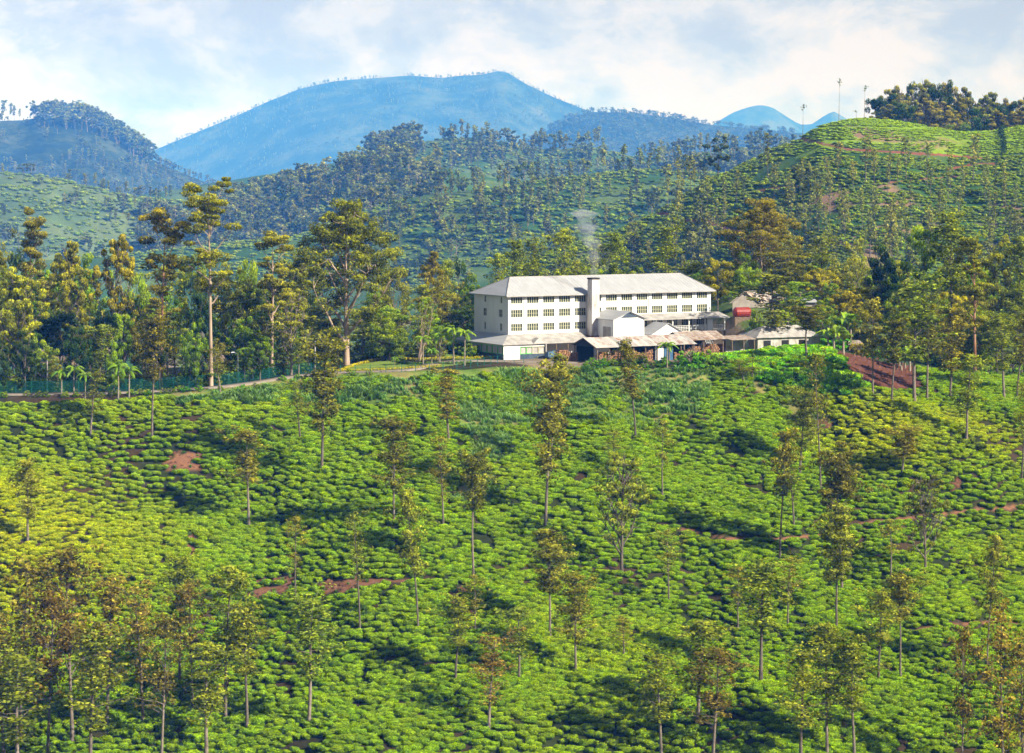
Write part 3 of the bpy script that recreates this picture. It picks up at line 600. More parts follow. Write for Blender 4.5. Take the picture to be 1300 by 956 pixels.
def bush_mesh(seed, mat, r=.66, h=.62, nl=110, sub=2, ls=.17):
    import bmesh
    rs = np.random.RandomState(seed); bm = bmesh.new(); bmesh.ops.create_icosphere(bm, subdivisions=sub, radius=1.0)
    V = np.array([v.co[:] for v in bm.verts]); Fc = np.array([[v.index for v in f.verts] for f in bm.faces]); bm.free()
    f = 1+.30*fbm(V[:, 0]*1.0+seed*7, V[:, 1]+V[:, 2]*2.1, .62, 3)*1.9; U = V*f[:, None]
    U[:, 2] = np.where(U[:, 2] > 0, np.abs(U[:, 2])**.75, U[:, 2]); P = U*np.array([r, r, h*.62])+[0, 0, h*.42]
    v = np.clip(.18+.42*(V[:, 2]*.5+.5)+rs.randn(len(V))*.10, 0, 1)  # tone darkens towards the foot, painting in the shade between bushes
    Q = np.concatenate([Fc, Fc[:, 2:3]], 1)
    p = Plant(seed); u = rs.randn(nl, 3); u /= np.linalg.norm(u, axis=1)[:, None]; u[:, 2] = np.abs(u[:, 2])
    fu = 1+.30*fbm(u[:, 0]+seed*7, u[:, 1]+u[:, 2]*2.1, .62, 3)*1.9; w = u*fu[:, None]; w[:, 2] = w[:, 2]**.75
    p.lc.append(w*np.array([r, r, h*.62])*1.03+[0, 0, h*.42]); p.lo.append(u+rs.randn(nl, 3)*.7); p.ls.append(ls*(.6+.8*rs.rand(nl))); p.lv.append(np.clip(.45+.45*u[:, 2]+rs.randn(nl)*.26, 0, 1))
    LV, LQ, lv = p.leafgeo()
    tri = bpy.data.meshes.new('tea_bush')
    allv = np.concatenate([P, LV]); faces = [tuple(x) for x in Fc]+[tuple(x) for x in (LQ+len(P))]
    tri.from_pydata(allv.tolist(), [], faces); tri.materials.append(mat)
    a = tri.attributes.new('v', 'FLOAT', 'POINT'); a.data.foreach_set('value', np.concatenate([v, lv]).astype(np.float32))
    tri.polygons.foreach_set('use_smooth', np.array([i < len(Fc) for i in range(len(faces))])); tri.update(); return tri
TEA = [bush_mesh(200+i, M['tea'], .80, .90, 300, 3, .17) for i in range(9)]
TEAF = [bush_mesh(220+i, M['tea2'], .9, .8, 26, 1, .40) for i in range(4)]
def tuft_mesh(seed, mat, n=46, h=.9, r=.55):
    rs = np.random.RandomState(seed); V = []; Q = []; v = []
    for i in range(n):
        az = rs.rand()*6.28; b = rs.randn(2)*r*.35; ln = h*(.6+.6*rs.rand()); o = r*(.4+.8*rs.rand()); w = .035+.03*rs.rand()
        d = np.array([math.cos(az), math.sin(az)]); s = np.array([-d[1], d[0]])*w; k = len(V)
        for t, ww in ((0, 1), (.6, 1), (1, .15)):
            c = b+d*o*t*t; z = ln*(t-.25*t*t*t)
            V += [(c[0]-s[0]*ww, c[1]-s[1]*ww, z), (c[0]+s[0]*ww, c[1]+s[1]*ww, z)]; v += [.2+.6*t+rs.randn()*.05]*2
        Q += [(k, k+1, k+3, k+2), (k+2, k+3, k+5, k+4)]
    return npmesh('grass_tuft', V, Q, [mat], v=np.clip(v, 0, 1))
TUFT = [tuft_mesh(240+i, M['grassy']) for i in range(4)]

rs = np.random.RandomState(5)
# tea bushes set out in wavering contour rows
rows = np.arange(288, 462, 1.10); PP = []
for j, ry in enumerate(rows):
    bx = np.arange(-170, 170, 1.16)+(j % 2)*.58+rs.rand()*.3; bx = bx+rs.randn(len(bx))*.17
    by = ry+fbm(bx, np.full(len(bx), ry), 30, 2)*7+rs.randn(len(bx))*.17; PP.append(np.stack([bx, by], 1))
PP = np.concatenate(PP); X, Y = PP.T; Z = H(X, Y); px, row = prow(X, Y, Z)
pn = 650+F*X/422.0; by = -np.interp(pn, *BROW_Z)*F/(np.interp(pn, *BROW_ROW)-HR)
jx = rs.randn(len(X))*3
keep = (Y < by-np.where((pn > 1090), -40, 4.5)) & (px > -420) & (px < 1720)
keep &= ~((pn > 1090) & (Y > 452))
rightslope = (pn > 1090)
keep &= ~(poly_any(px, row, SOILS) & (rs.rand(len(X)) < .8)) & ~poly_any(px, row, [BANK]) & ~poly_any(px+jx, row+jx*.6, FERN)
gr = poly_any(px+jx, row+jx*.6, GRASS)
keep_gr = keep & gr; keep &= ~gr
for l, w in DIRT: keep &= ~near_line(px, row, l, w+2.5, 3.0)
jl = fbm(X, Y, 9, 2)*8
for l in LANES: keep &= ~near_line(px+jl, row+jl*.25, l, 4.2, 3.0)
keep &= (fbm(X, Y, 2.6, 2) > -.60)
# gaps that fall along narrow plucking lanes up the slope
keep &= ~(np.abs(((X+fbm(X, Y, 14, 2)*4)/11.5) % 1-.5) < .018)
P = np.stack([X, Y, Z-.06], 1)[keep]; rowk = row[keep]; pxk = px[keep]
order = np.argsort(-rowk+1e4*((rowk > 946) | (pxk < 8) | (pxk > 1292) | (rowk < 700)))
s0 = rs.uniform(.58, .98, len(P))*(1+.18*fbm(P[:, 0], P[:, 1], 16, 2)); sc = np.stack([s0*rs.uniform(1.0, 1.45, len(P)), s0*rs.uniform(.85, 1.0, len(P)), s0*rs.uniform(.75, 1.1, len(P))], 1)
rzs = rs.randn(len(P))*.5+np.pi*rs.randint(0, 2, len(P)); idx = rs.randint(0, 9, len(P))
near300 = order[:300]
for i in near300:
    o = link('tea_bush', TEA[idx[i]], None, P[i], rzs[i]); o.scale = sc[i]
    tag(o, 'clipped round tea bush in the lowest rows at the foot of the slope', 'tea bush', 'tea bushes in the lowest rows of the slope')
rest = np.ones(len(P), bool); rest[near300] = False
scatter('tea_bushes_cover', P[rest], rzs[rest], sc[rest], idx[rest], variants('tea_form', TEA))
# rough grass strips and self-sown bushes in them
q = keep_gr & (rs.rand(len(X)) < .75); PG = np.stack([X, Y, Z-.03], 1)[q]; k = len(PG); s1 = rs.uniform(.7, 1.5, k)*np.clip(.95+fbm(PG[:, 0], PG[:, 1], 6, 2)*.9, .25, 2)
scatter('rough_grass', PG, rs.rand(k)*6.28, np.stack([s1*1.2, s1*1.2, s1*.95], 1), rs.randint(0, 4, k), variants('tuft_form', TUFT))
q = keep_gr & (fbm(X+33, Y, 5, 2) > .12); PG = np.stack([X, Y, Z-.06], 1)[q]; k = len(PG)
scatter('weedy_tea_cover', PG, rs.rand(k)*6.28, rs.uniform(.6, 1.15, (k, 3)), rs.randint(0, 6, k), variants('weed_form', TEA))
qs = poly_any(px+jx, row+jx*.5, SOILS) & (rs.rand(len(X)) < .5); PG = np.stack([X, Y, Z-.03], 1)[qs]; k = len(PG)
scatter('weeds_on_soil', PG, rs.rand(k)*6.28, rs.uniform(.35, .8, (k, 3)), rs.randint(0, 4, k), variants('soil_tuft_form', TUFT))
FERNB = [bush_mesh(260+i, M['fern'], .7, .7, 150, 2, .24) for i in range(4)]
qx = rs.uniform(30, 75, 5000); qy = rs.uniform(405, 458, 5000); qz = H(qx, qy); qp, qr = prow(qx, qy, qz); m = poly_any(qp, qr, FERN); m[2600:] = False
PG = np.stack([qx, qy, qz-.1], 1)[m]; k = len(PG); sf = rs.uniform(.8, 1.9, k)*(1+.5*fbm(PG[:, 0], PG[:, 1], 7, 2))
scatter('fern_thicket', PG, rs.rand(k)*6.28, np.stack([sf, sf, sf*.9], 1), rs.randint(0, 4, k), variants('fern_form', FERNB))
# tea on the hills beyond
def hill_tea():
    out = []
    for Yc0, Yc1, p0, p1, d in ((760, 1012, 640, 1700, 2.15), (1480, 1712, 130, 960, 3.2), (2060, 2312, -80, 420, 4.6), (2780, 3012, 470, 1040, 5.0)):
        ys_ = np.arange(Yc0, Yc1, d); 
        for j, y0 in enumerate(ys_):
            x0, x1 = (p0-650)/F*y0, (p1-650)/F*y0; bx = np.arange(x0, x1, d*.92)+(j % 2)*d*.5; bx = bx+rs.randn(len(bx))*d*(.16 if d < 3 else .35)
            out.append(np.stack([bx, y0+rs.randn(len(bx))*d*(.14 if d < 3 else .35)+fbm(bx, np.full(len(bx), y0), 50, 2)*8], 1))
    q = np.concatenate(out); x, y = q.T; z = H(x, y); p, r = prow(x, y, z); k = np.ones(len(x), bool)
    for l, w in MIDSOIL: k &= ~((y < 1012) & near_line(p, r, l, w+1.0, 2.2))
    k &= z > -70
    k &= (y < 1100) | ((rs.rand(len(x)) < np.where(y < 1800, .72, .55)) & (fbm(x, y, 34, 3) > -.30))
    k &= fbm(x, y, 9, 2) > -.45; k &= fbm(x+70, y, 26, 3) > -.55
    k &= ~(np.abs(((z+fbm(x, y, 40, 2)*1.5)/6.5) % 1-.5) < .06)
    return x[k], y[k], z[k], p[k], r[k]
x, y, z, p, r = hill_tea(); k = len(x); s = np.where(y < 1100, rs.uniform(.85, 1.45, k), rs.uniform(.55, 1.7, k))*np.where(y < 1100, 1, np.where(y < 1800, 1.4, 2.0))
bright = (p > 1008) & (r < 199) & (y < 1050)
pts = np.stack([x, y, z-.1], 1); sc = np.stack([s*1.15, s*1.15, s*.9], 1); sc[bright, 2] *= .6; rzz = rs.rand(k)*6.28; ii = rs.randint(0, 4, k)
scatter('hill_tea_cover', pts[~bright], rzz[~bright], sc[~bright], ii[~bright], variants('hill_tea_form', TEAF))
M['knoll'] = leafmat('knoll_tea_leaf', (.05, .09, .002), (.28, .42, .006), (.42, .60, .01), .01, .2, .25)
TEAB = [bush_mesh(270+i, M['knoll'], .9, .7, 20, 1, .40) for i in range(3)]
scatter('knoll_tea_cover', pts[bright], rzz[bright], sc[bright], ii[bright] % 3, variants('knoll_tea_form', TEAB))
print('tea', int(keep.sum()), 'hill tea', k)

# ------------------------------------------------------------------ the tea factory
def pt(a, b, z=0.0): return (A[0]+a*D[0]+b*E[0], A[1]+a*D[1]+b*E[1], z)
GZ = PADZ; Lf, Wf = 44.8, 12.7; EAVE = -20.95
FR = R(30)
fac = empty('tea_factory', pt(0, 0, GZ), FR, 'long white three storey tea factory with pale hipped roof on the brow of the hill', 'factory')
h0 = EAVE-GZ
WZ = [(-22.42, -21.22), (-24.95, -23.55), (-27.45, -26.10)]
def wall_with_holes(length, z0, z1, holes, th, yy, axis='x', x0=0.0):
    """a wall slab with real openings; holes = (u0,u1,v0,v1)"""
    m = MB(); us = sorted({0.0, length}|{h[0] for h in holes}|{h[1] for h in holes}); vs = sorted({z0, z1}|{h[2] for h in holes}|{h[3] for h in holes})
    for i in range(len(us)-1):
        run = None
        for j in range(len(vs)-1):
            cu = (us[i]+us[i+1])/2; cv = (vs[j]+vs[j+1])/2
            solid = not any(h[0] < cu < h[1] and h[2] < cv < h[3] for h in holes)
            if solid and run is None: run = vs[j]
            if (not solid) and run is not None: box2(m, us[i], us[i+1], run, vs[j], th, yy, axis, x0); run = None
        if run is not None: box2(m, us[i], us[i+1], run, vs[-1], th, yy, axis, x0)
    return m
def box2(m, u0, u1, v0, v1, th, yy, axis, x0):
    if axis == 'x': m.box(x0+u0, x0+u1, yy, yy+th, v0, v1)
    else: m.box(yy, yy+th, x0+u0, x0+u1, v0, v1)
wins = []
for r_, (z0, z1) in enumerate(WZ):
    for k in range(13): wins.append((.63+k*3.415, .63+k*3.415+2.42, z0-GZ, z1-GZ, r_))
front = wall_with_holes(Lf, 0, h0, [w[:4] for w in wins], .3, 0.0)
front.build('wall', M['white'], fac)
endw = [(2.2, 2.75, WZ[0]), (8.2, 8.85, WZ[0]), (2.1, 3.4, WZ[1]), (8.0, 9.2, WZ[1]), (2.2, 3.0, WZ[2]), (8.3, 8.9, WZ[2])]
eh = [(a, b, z[0]-GZ, z[1]-GZ) for a, b, z in endw]
wall_with_holes(Wf-.6, 0, h0, [(a-.3, b-.3, c, d) for a, b, c, d in eh], .3, 0.0, 'y', .3).build('wall', M['white'], fac)
MB().box(Lf-.3, Lf, .3, Wf-.3, 0, h0).build('wall', M['white'], fac)
MB().box(0, Lf, Wf-.3, Wf, 0, h0).build('wall', M['white'], fac)
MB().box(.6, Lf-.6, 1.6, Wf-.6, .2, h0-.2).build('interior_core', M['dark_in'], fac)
def window(parent, w, h, n, loc, rot=0.0, tall=False, mat='mullion', open_from=None):
    """a band of narrow lights: frame, bars and glass"""
    key = (round(w, 2), round(h, 2), n, tall, mat)
    if key not in window.cache:
        f = MB(); t = .06
        f.box(0, w, -.04, .08, 0, t); f.box(0, w, -.04, .08, h-t, h); f.box(0, t, -.04, .08, t, h-t); f.box(w-t, w, -.04, .08, t, h-t)
        b = MB()
        for i in range(1, n): x = w*i/n; b.box(x-.06, x+.06, -.03, .07, t, h-t)
        if tall: b.box(t, w-t, -.01, .05, h*.5-.03, h*.5+.03)
        window.cache[key] = (f.mesh('frame', M[mat]), b.mesh('glazing_bars', M[mat]) if n > 1 or tall else None, MB().box(t*.5, w-t*.5, .025, .04, t*.5, h-t*.5).mesh('pane', M['glass']))
    f, b, g = window.cache[key]
    o = link('window', f, parent, loc, rot)
    if b: link('glazing_bars', b, o)
    link('pane', g, o); return o
window.cache = {}
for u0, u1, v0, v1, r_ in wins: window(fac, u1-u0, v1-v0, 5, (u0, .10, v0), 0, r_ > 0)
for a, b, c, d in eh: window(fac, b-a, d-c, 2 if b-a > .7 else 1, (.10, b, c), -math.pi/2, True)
sill = MB(); 
for u0, u1, v0, v1, r_ in wins: sill.box(u0-.08, u1+.08, -.09, -.003, v0-.10, v0-.02)
sill.build('sills', M['white'], fac)['kind'] = 'stuff'
for k in (0, 27.2, Lf-.28): MB().box(k, k+.28, -.08, -.004, 0, h0-.05).build('pilaster', M['white'], fac)
for u in (3.35, 16.98, 30.65, 41.0): MB().tube((u, -.07, 0), (u, -.07, h0-.1), .05, None, 6).build('downpipe', M['roofg'], fac)
ov = .75; zr = -17.84-GZ; e0 = EAVE-GZ+.02
c = [(-ov, -ov, e0), (Lf+ov, -ov, e0), (Lf+ov, Wf+ov, e0), (-ov, Wf+ov, e0)]; r0 = (4.0, Wf/2, zr); r1 = (42.2, Wf/2, zr)
rf = MB(); th = .12
def low(p): return (p[0], p[1], p[2]-th)
for poly in ((c[0], c[1], r1, r0), (c[1], c[2], r1), (c[2], c[3], r0, r1), (c[3], c[0], r0)): rf.poly(poly)
rf.poly([low(q) for q in c]); 
for i in range(4): rf.poly([c[i], c[(i+1) % 4], low(c[(i+1) % 4]), low(c[i])])
roof = rf.build('roof', M['roofw'], fac)
cap = MB(); 
for p_, q_ in ((r0, r1), (c[0], r0), (c[1], r1), (c[2], r1), (c[3], r0)): cap.tube(p_, q_, .09, .09, 5)
cap.build('ridge_cap', M['roofg'], roof)
seam = MB()
for k in range(1, 60):
    u = -ov+k*(Lf+2*ov)/60
    if u < 4: t = max(0, (u+ov)/(4+ov))
    elif u > 42.2: t = max(0, (Lf+ov-u)/(Lf+ov-42.2))
    else: t = 1
    seam.tube((u, -ov, e0+.015), (u, -ov+(Wf/2+ov)*t, e0+(zr-e0)*t+.015), .022, .022, 3)
seam.build('sheet_seams', M['roofw'], roof)['kind'] = 'stuff'
MB().box(-ov, Lf+ov, -ov-.14, -ov-.01, e0-.2, e0-.06).build('gutter', M['roofg'], roof)
# porch on the right half
por = MB(); pz = -28.3-GZ
por.box(24.6, Lf+1.2, -3.4, -.01, pz-.18, pz); por.build('porch_deck', M['pole'], fac)
MB().slab([(24.6, -3.9, -25.95-GZ), (Lf+1.9, -3.9, -25.95-GZ), (Lf+1.9, -.02, -25.05-GZ), (24.6, -.02, -25.05-GZ)], .08).build('porch_roof', M['roofg'], fac)
for u in (26.5, 30.2, 33.9, 37.6, 41.3, Lf+1.0):
    MB().box(u-.09, u+.09, -3.35, -3.17, pz, -25.96-GZ+.02).build('post', M['railing'], fac); MB().box(u-.14, u+.14, -3.4, -3.12, 0, pz-.19).build('pier', M['wood'], fac)
MB().box(41.9, 43.0, -3.36, -3.12, pz, pz+1.9).build('white_screen', M['white'], fac)
rl = MB()
for zz in (.35, .65, .95): rl.box(33.9, Lf+1.0, -3.30, -3.24, pz+zz, pz+zz+.07)
for u in np.arange(34.2, Lf+1, .55): rl.box(u, u+.06, -3.295, -3.245, pz, pz+.95)
rl.build('railing', M['railing'], fac)
st = MB()
for k in range(11): st.box(Lf-4.6+k*.0, Lf-3.7, -3.8-k*.28, -3.5-k*.28, pz-.3-k*.33, pz-.22-k*.33)
for u in (Lf-4.66, Lf-3.7): st.tube((u, -3.4, pz), (u, -6.6, pz-3.7), .05); st.tube((u, -3.4, pz+.9), (u, -6.6, pz-2.8), .04)
st.build('staircase', M['railing'], fac)
MB().box(24.6, Lf-1, -1.2, -1.0, .02, pz-.19).build('understorey_wall', M['blue_plinth'], fac)

# chimney
def local(name, a, b, label, cat, z=GZ, group=None): return empty(name, pt(a, b, z), FR, label, cat, group)
ch = local('chimney', 17.3, -1.7, 'tall square white factory chimney with sooty cap and shaded side', 'chimney')
MB().box(-1.35, 1.35, -1.35, 1.35, 0, 3.6).build('base', M['brick'], ch)
MB().hexa([(-.86, -.86, 3.6), (.86, -.86, 3.6), (.86, .86, 3.6), (-.86, .86, 3.6)], [(-.78, -.78, 14.0), (.78, -.78, 14.0), (.78, .78, 14.0), (-.78, .78, 14.0)]).build('shaft', M['chimney'], ch)
MB().box(-.86, .86, -.86, .86, 14.0, 14.3).build('cap', M['soot'], ch)

# roofed blocks
def gable(name, a0, a1, b0, b1, ze, zr_, label, cat, wallm, roofm, ridge_along='b', ov=.35, sheets=0, opening=None, walls=True, group=None):
    e = local(name, a0, b0, label, cat, GZ, group); w = a1-a0; dp = b1-b0; ze -= GZ; zz = zr_-GZ
    if walls:
        if ridge_along == 'b':
            m = MB(); m.prism([(0, 0, 0), (w, 0, 0), (w, 0, ze), (w/2, 0, zz-.06), (0, 0, ze)], (0, dp, 0))
        else:
            m = MB(); m.prism([(0, 0, 0), (0, dp, 0), (0, dp, ze), (0, dp/2, zz-.06), (0, 0, ze)], (w, 0, 0))
        m.build('wall', M[wallm], e)
    sl = (zz-ze)/((w if ridge_along == 'b' else dp)/2); ze2 = ze-sl*ov+.04; zz2 = zz+.04
    for side in (0, 1):
        if ridge_along == 'b': x_e = -ov if side == 0 else w+ov; q = lambda t0, t1: [(x_e, t0, ze2), (x_e, t1, ze2), (w/2, t1, zz2), (w/2, t0, zz2)]; t0, t1 = -ov, dp
        else: y_e = -ov if side == 0 else dp+ov; q = lambda t0, t1: [(t0, y_e, ze2), (t1, y_e, ze2), (t1, dp/2, zz2), (t0, dp/2, zz2)]; t0, t1 = -ov, w+ov
        if sheets:
            for k in range(sheets):
                u0 = t0+(t1-t0)*k/sheets; u1 = t0+(t1-t0)*(k+1)/sheets-.02; pts = q(u0, u1); dz = random.uniform(0, .05)
                MB().slab([(x, y, z+dz) for x, y, z in pts], .03).build('roofing_sheet', M[roofm if random.random() < .72 else 'roofg'], e)
        else: MB().slab(q(t0, t1), .08).build('roof_slope', M[roofm], e)
    return e
g1 = gable('gabled_block', 17.73, 24.4, -8, -.02, -25.25, -23.95, 'small white gabled block standing right of the chimney', 'outbuilding', 'white_block', 'roofw', 'b', .45)
MB().prism([(1.5, -.09, -25.1-GZ), (5.17, -.09, -25.1-GZ), (3.33, -.09, -24.15-GZ)], (0, .08, 0)).build('gable_vent', M['blue_plinth'], g1)
MB().box(-.05, -.003, 1.0, 3.6, 0, 5.4).build('side_panel', M['roofg'], g1)
g2 = gable('low_gabled_block', 26.0, 32.9, -8.3, -3.45, -28.2, -26.35, 'lower white gabled block in front of the porch', 'outbuilding', 'white_block', 'roofw', 'b', .35)
# wood shed with rusted sheets, open sided
def shed(name, a0, a1, b0, b1, ze, zz, label, roofm, sheets, posts, group=None):
    e = gable(name, a0, a1, b0, b1, ze, zz, label, 'shed', 'wood', roofm, 'a', .45, sheets, walls=False, group=group); w = a1-a0; dp = b1-b0
    for k in range(posts):
        u = .15+(w-.3)*k/(posts-1)
        for yy in (.12, dp-.12): MB().box(u-.08, u+.08, yy-.08, yy+.08, 0, ze-GZ-.12).build('post', M['wood'], e)
    bm = MB(); 
    for yy in (.12, dp-.12): bm.box(0, w, yy-.06, yy+.06, ze-GZ-.12, ze-GZ)
    bm.build('beam', M['wood'], e); MB().box(.3, w-.3, dp-.5, dp-.35, 0, ze-GZ-.15).build('back_wall', M['dark_in'], e); return e  # near-black back wall paints in the shade under the shed roof
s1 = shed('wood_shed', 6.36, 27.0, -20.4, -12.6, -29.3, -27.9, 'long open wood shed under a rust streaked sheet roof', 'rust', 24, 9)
MB().prism([(-.42, .3, -29.35-GZ), (-.42, 7.5, -29.35-GZ), (-.42, 3.9, -28.1-GZ)], (.08, 0, 0)).build('dark_gable_sheet', M['dark_in'], s1)  # dark sheet painted as the shade inside the open gable end
s2 = shed('timber_shed', 27.7, 36.6, -16.2, -10.0, -28.95, -27.75, 'short timber shed with pale rusted roof right of the long shed', 'rust2', 9, 5)
MB().box(2.9, 3.05, .9, 5.7, 0, 2.9).build('inner_wall', M['white_block'], s1)
MB().box(14.5, 16.4, .4, .5, 0, 2.6).build('blue_door', M['blue_tarp'], s1)
MB().box(12.6, 14.3, .35, .5, 0, 2.75).build('white_panel', M['white_block'], s1)
# firewood
def log_mesh(seed, w, h, dp):
    rs_ = random.Random(seed); m = MB(); rr = .15; j = 0; z = rr
    while z < h:
        x = rr+(j % 2)*rr
        top = h*(.8+.2*math.sin(x*1.3+seed))
        while x < w:
            top = h*(.82+.18*math.sin(x*1.3+seed))
            if z < top: r_ = rr*rs_.uniform(.75, 1.05); m.tube((x, rs_.uniform(-.12, .08), z), (x+rs_.uniform(-.05, .05), dp, z), r_, r_, 5)
            x += rr*2.05
        z += rr*1.8; j += 1
    return m
logspots = [(7.1, -19.9, 3.0, 1.9, 'firewood stacked under the left end of the long wood shed'), (10.4, -19.7, 3.4, 2.1, 'firewood pile second from the left end of the long shed'),
            (14.2, -19.8, 4.4, 2.2, 'wide firewood stack in the middle of the long shed'), (23.2, -19.7, 3.2, 1.7, 'firewood stack right of the dark blue door in the long shed'),
            (28.3, -15.7, 3.5, 2.0, 'firewood stack under the left half of the short timber shed'), (32.4, -15.6, 3.6, 2.2, 'firewood stack under the right half of the short timber shed'),
            (1.5, -14.8, 4.4, 2.3, 'big orange brown log stack in the yard left of the long shed'), (38.0, -13.0, 4.0, 1.9, 'log stack in the open right of the timber shed')]
for i, (a, b, w, h, lb) in enumerate(logspots):
    o = log_mesh(i, w, h, 1.2).build('firewood_stack', M['log'], None, pt(a, b, GZ+.02), FR); tag(o, lb, 'firewood stack', 'stacks of split firewood')
# annexe wrapping the left corner
an = local('green_windowed_annexe', -3.7, -4.8, 'low annexe with green framed ribbon windows and dark plinth at the factory corner', 'annexe')
ah = 2.75; wl = 22.0
MB().box(0, .25, 0, wl, 0, .95).build('plinth', M['blue_plinth'], an)
MB().box(.02, .24, 0, wl, ah-.3, ah).build('wall_head', M['white'], an)
MB().box(.28, 9.0, .28, wl, .0, ah).build('inner_block', M['white'], an)
for k in range(11):
    y0 = .15+k*(wl-.2)/11; y1 = y0+(wl-.2)/11-.02
    f = MB(); f.box(-.03, .12, y0, y0+.12, .96, ah-.31); f.box(-.03, .12, y0+.12, y1, .96, 1.06); f.box(-.03, .12, y0+.12, y1, ah-.41, ah-.31)
    wo_ = f.build('window', M['green_paint'], an)
    b_ = MB()
    for q in (1, 2, 3): yy = y0+.12+(y1-y0-.12)*q/4; b_.box(.0, .08, yy-.03, yy+.03, 1.06, ah-.41)
    b_.build('glazing_bars', M['mullion' if k > 4 else 'railing'], wo_); MB().box(.12, .14, y0+.02, y1, .97, ah-.32).build('pane', M['roofg'] if k < 5 else M['glass'], wo_)
MB().box(0, 3.4, -.02, .25, 0, ah).build('white_end_block', M['white_block'], an)
MB().box(3.4, 8.6, .0, .25, ah-.5, ah).build('wall_head', M['white'], an); MB().box(3.4, 8.6, .0, .25, 0, .9).build('plinth', M['blue_plinth'], an)
for k in range(4):
    x0 = 3.45+k*1.28; f = MB(); f.box(x0, x0+.1, -.03, .12, .91, ah-.51); f.box(x0+.1, x0+1.26, -.03, .12, .91, 1.0); f.box(x0+.1, x0+1.26, -.03, .12, ah-.6, ah-.51)
    wo_ = f.build('window', M['green_paint'] if k < 2 else M['mullion'], an); MB().box(x0+.05, x0+1.26, .12, .14, .92, ah-.52).build('pane', M['roofg'], wo_)
o_ = .4; zt = -28.0-GZ
MB().slab([(-o_, -o_, ah), (-o_, wl+o_, ah), (3.68, wl+o_, zt), (3.68, 4.7, zt)], .09).build('roof_slope', M['roofw'], an)
MB().slab([(-o_, -o_, ah+.001), (3.68, 4.7, zt+.001), (19.0, 4.7, zt+.001), (19.0, -o_, ah+.001)], .09).build('roof_slope', M['roofg'], an)
MB().box(8.7, 8.85, -.3, 4, 0, ah-.1).build('side_wall', M['dirtywall'], an)
for u in (11, 13.5, 16, 18.7): MB().box(u-.07, u+.07, -.2, -.06, 0, ah-.1).build('post', M['wood'], an)
MB().prism([(5.9, -.38, ah-.05), (8.5, -.38, ah-.05), (7.2, -.38, ah+1.0)], (0, 1.6, 0)).build('dormer', M['dirtywall'], an)
van = local('covered_machine', 4.2, -7.2, 'machine under a dark blue cover outside the annexe windows', 'machine')
mm = MB(); mm.hexa([(0, 0, .25), (2.6, 0, .25), (2.6, 1.3, .25), (0, 1.3, .25)], [(.15, .15, 1.25), (2.2, .15, 1.5), (2.2, 1.15, 1.5), (.15, 1.15, 1.25)]); mm.build('cover', M['blue_tarp'], van)
for xx in (.5, 2.1):
    for yy in (.05, 1.15): MB().tube((xx, yy, .3), (xx, yy+.12, .3), .3, .3, 12).build('wheel', M['soot'], van)
# long low white shed on the right
def rhouse(name, px, Yd, z, rz, w, dp, he, hr, label, cat, wallm, roofm, sheets, hip=0):
    e = empty(name, ((px-650)/F*Yd, Yd, z), rz, label, cat)
    MB().prism([(0, 0, -1), (0, dp, -1), (0, dp, he), (0, dp/2, hr-.05), (0, 0, he)] if not hip else [(0, 0, -1), (0, dp, -1), (0, dp, he), (0, 0, he)], (w, 0, 0)).build('wall', M[wallm], e)
    o_ = .5
    for side in (0, 1):
        for k in range(sheets):
            t0, t1 = k/sheets, (k+1)/sheets; y_e = -o_ if side == 0 else dp+o_
            def X_(t): return -o_+(w+2*o_)*t
            def Rx(t): return min(max(X_(t), hip), w-hip) if hip else X_(t)
            sl = MB().slab([(X_(t0), y_e, he-.15), (X_(t1)-.02, y_e, he-.15), (Rx(t1)-.01, dp/2, hr), (Rx(t0), dp/2, hr)], .04)
            sl.build('roofing_sheet', M[roofm if random.random() < .7 else 'roofg'], e, (0, 0, random.uniform(0, .03)))
    if hip:
        for xe, xr in ((-o_, hip), (w+o_, w-hip)):
            MB().poly([(xe, -o_, he-.14), (xe, dp+o_, he-.14), (xr, dp/2, hr+.01)]).build('hip_end', M['roofg'], e)
    return e
hw = rhouse('long_low_house', 962, 447, -31.2, R(22), 13.2, 7.0, 2.3, 4.1, 'low stained white house with grey brown hipped roof right of the factory', 'house', 'dirtywall', 'roofg', 11, 3.0)
for k, x0 in enumerate((1.2, 5.0, 8.6)): MB().box(x0, x0+1.5, -.04, -.003, .4, 1.6).build('shutter', M['dark_in'], hw)
MB().slab([(-5.8, -.6, 1.9), (-.6, -.6, 2.0), (-.6, 4, 2.5), (-5.8, 4, 2.4)], .06).build('lean_to_roof', M['rust2'], hw)
for x0 in (-5.6, -3.2, -1.0): MB().box(x0, x0+.15, -.5, -.35, -1, 1.88).build('post', M['wood'], hw)
MB().box(-5.5, -.7, 2.2, 2.3, -1, 1.9).build('back_wall', M['dirtywall'], hw)
kz = Hs((945-650)/F*474, 474)
hg = rhouse('gabled_house', 948, 473, kz, R(-58), 0.1, .1, .1, .1, 'beige gabled house with rust patched roof beyond the factory end', 'house', 'beige', 'rust', 1)
for c_ in list(hg.children): bpy.data.objects.remove(c_)
hg.rotation_euler = (0, 0, R(12)); hg.location = ((930-650)/F*474, 474, kz)
gz = (HR-384)/F*474-kz; gr_ = (HR-370.5)/F*474-kz
MB().prism([(0, 0, -1.5), (5.4, 0, -1.5), (5.4, 0, gz), (2.7, 0, gr_-.05), (0, 0, gz)], (7.0, 6.0, 0)).build('wall', M['beige'], hg)
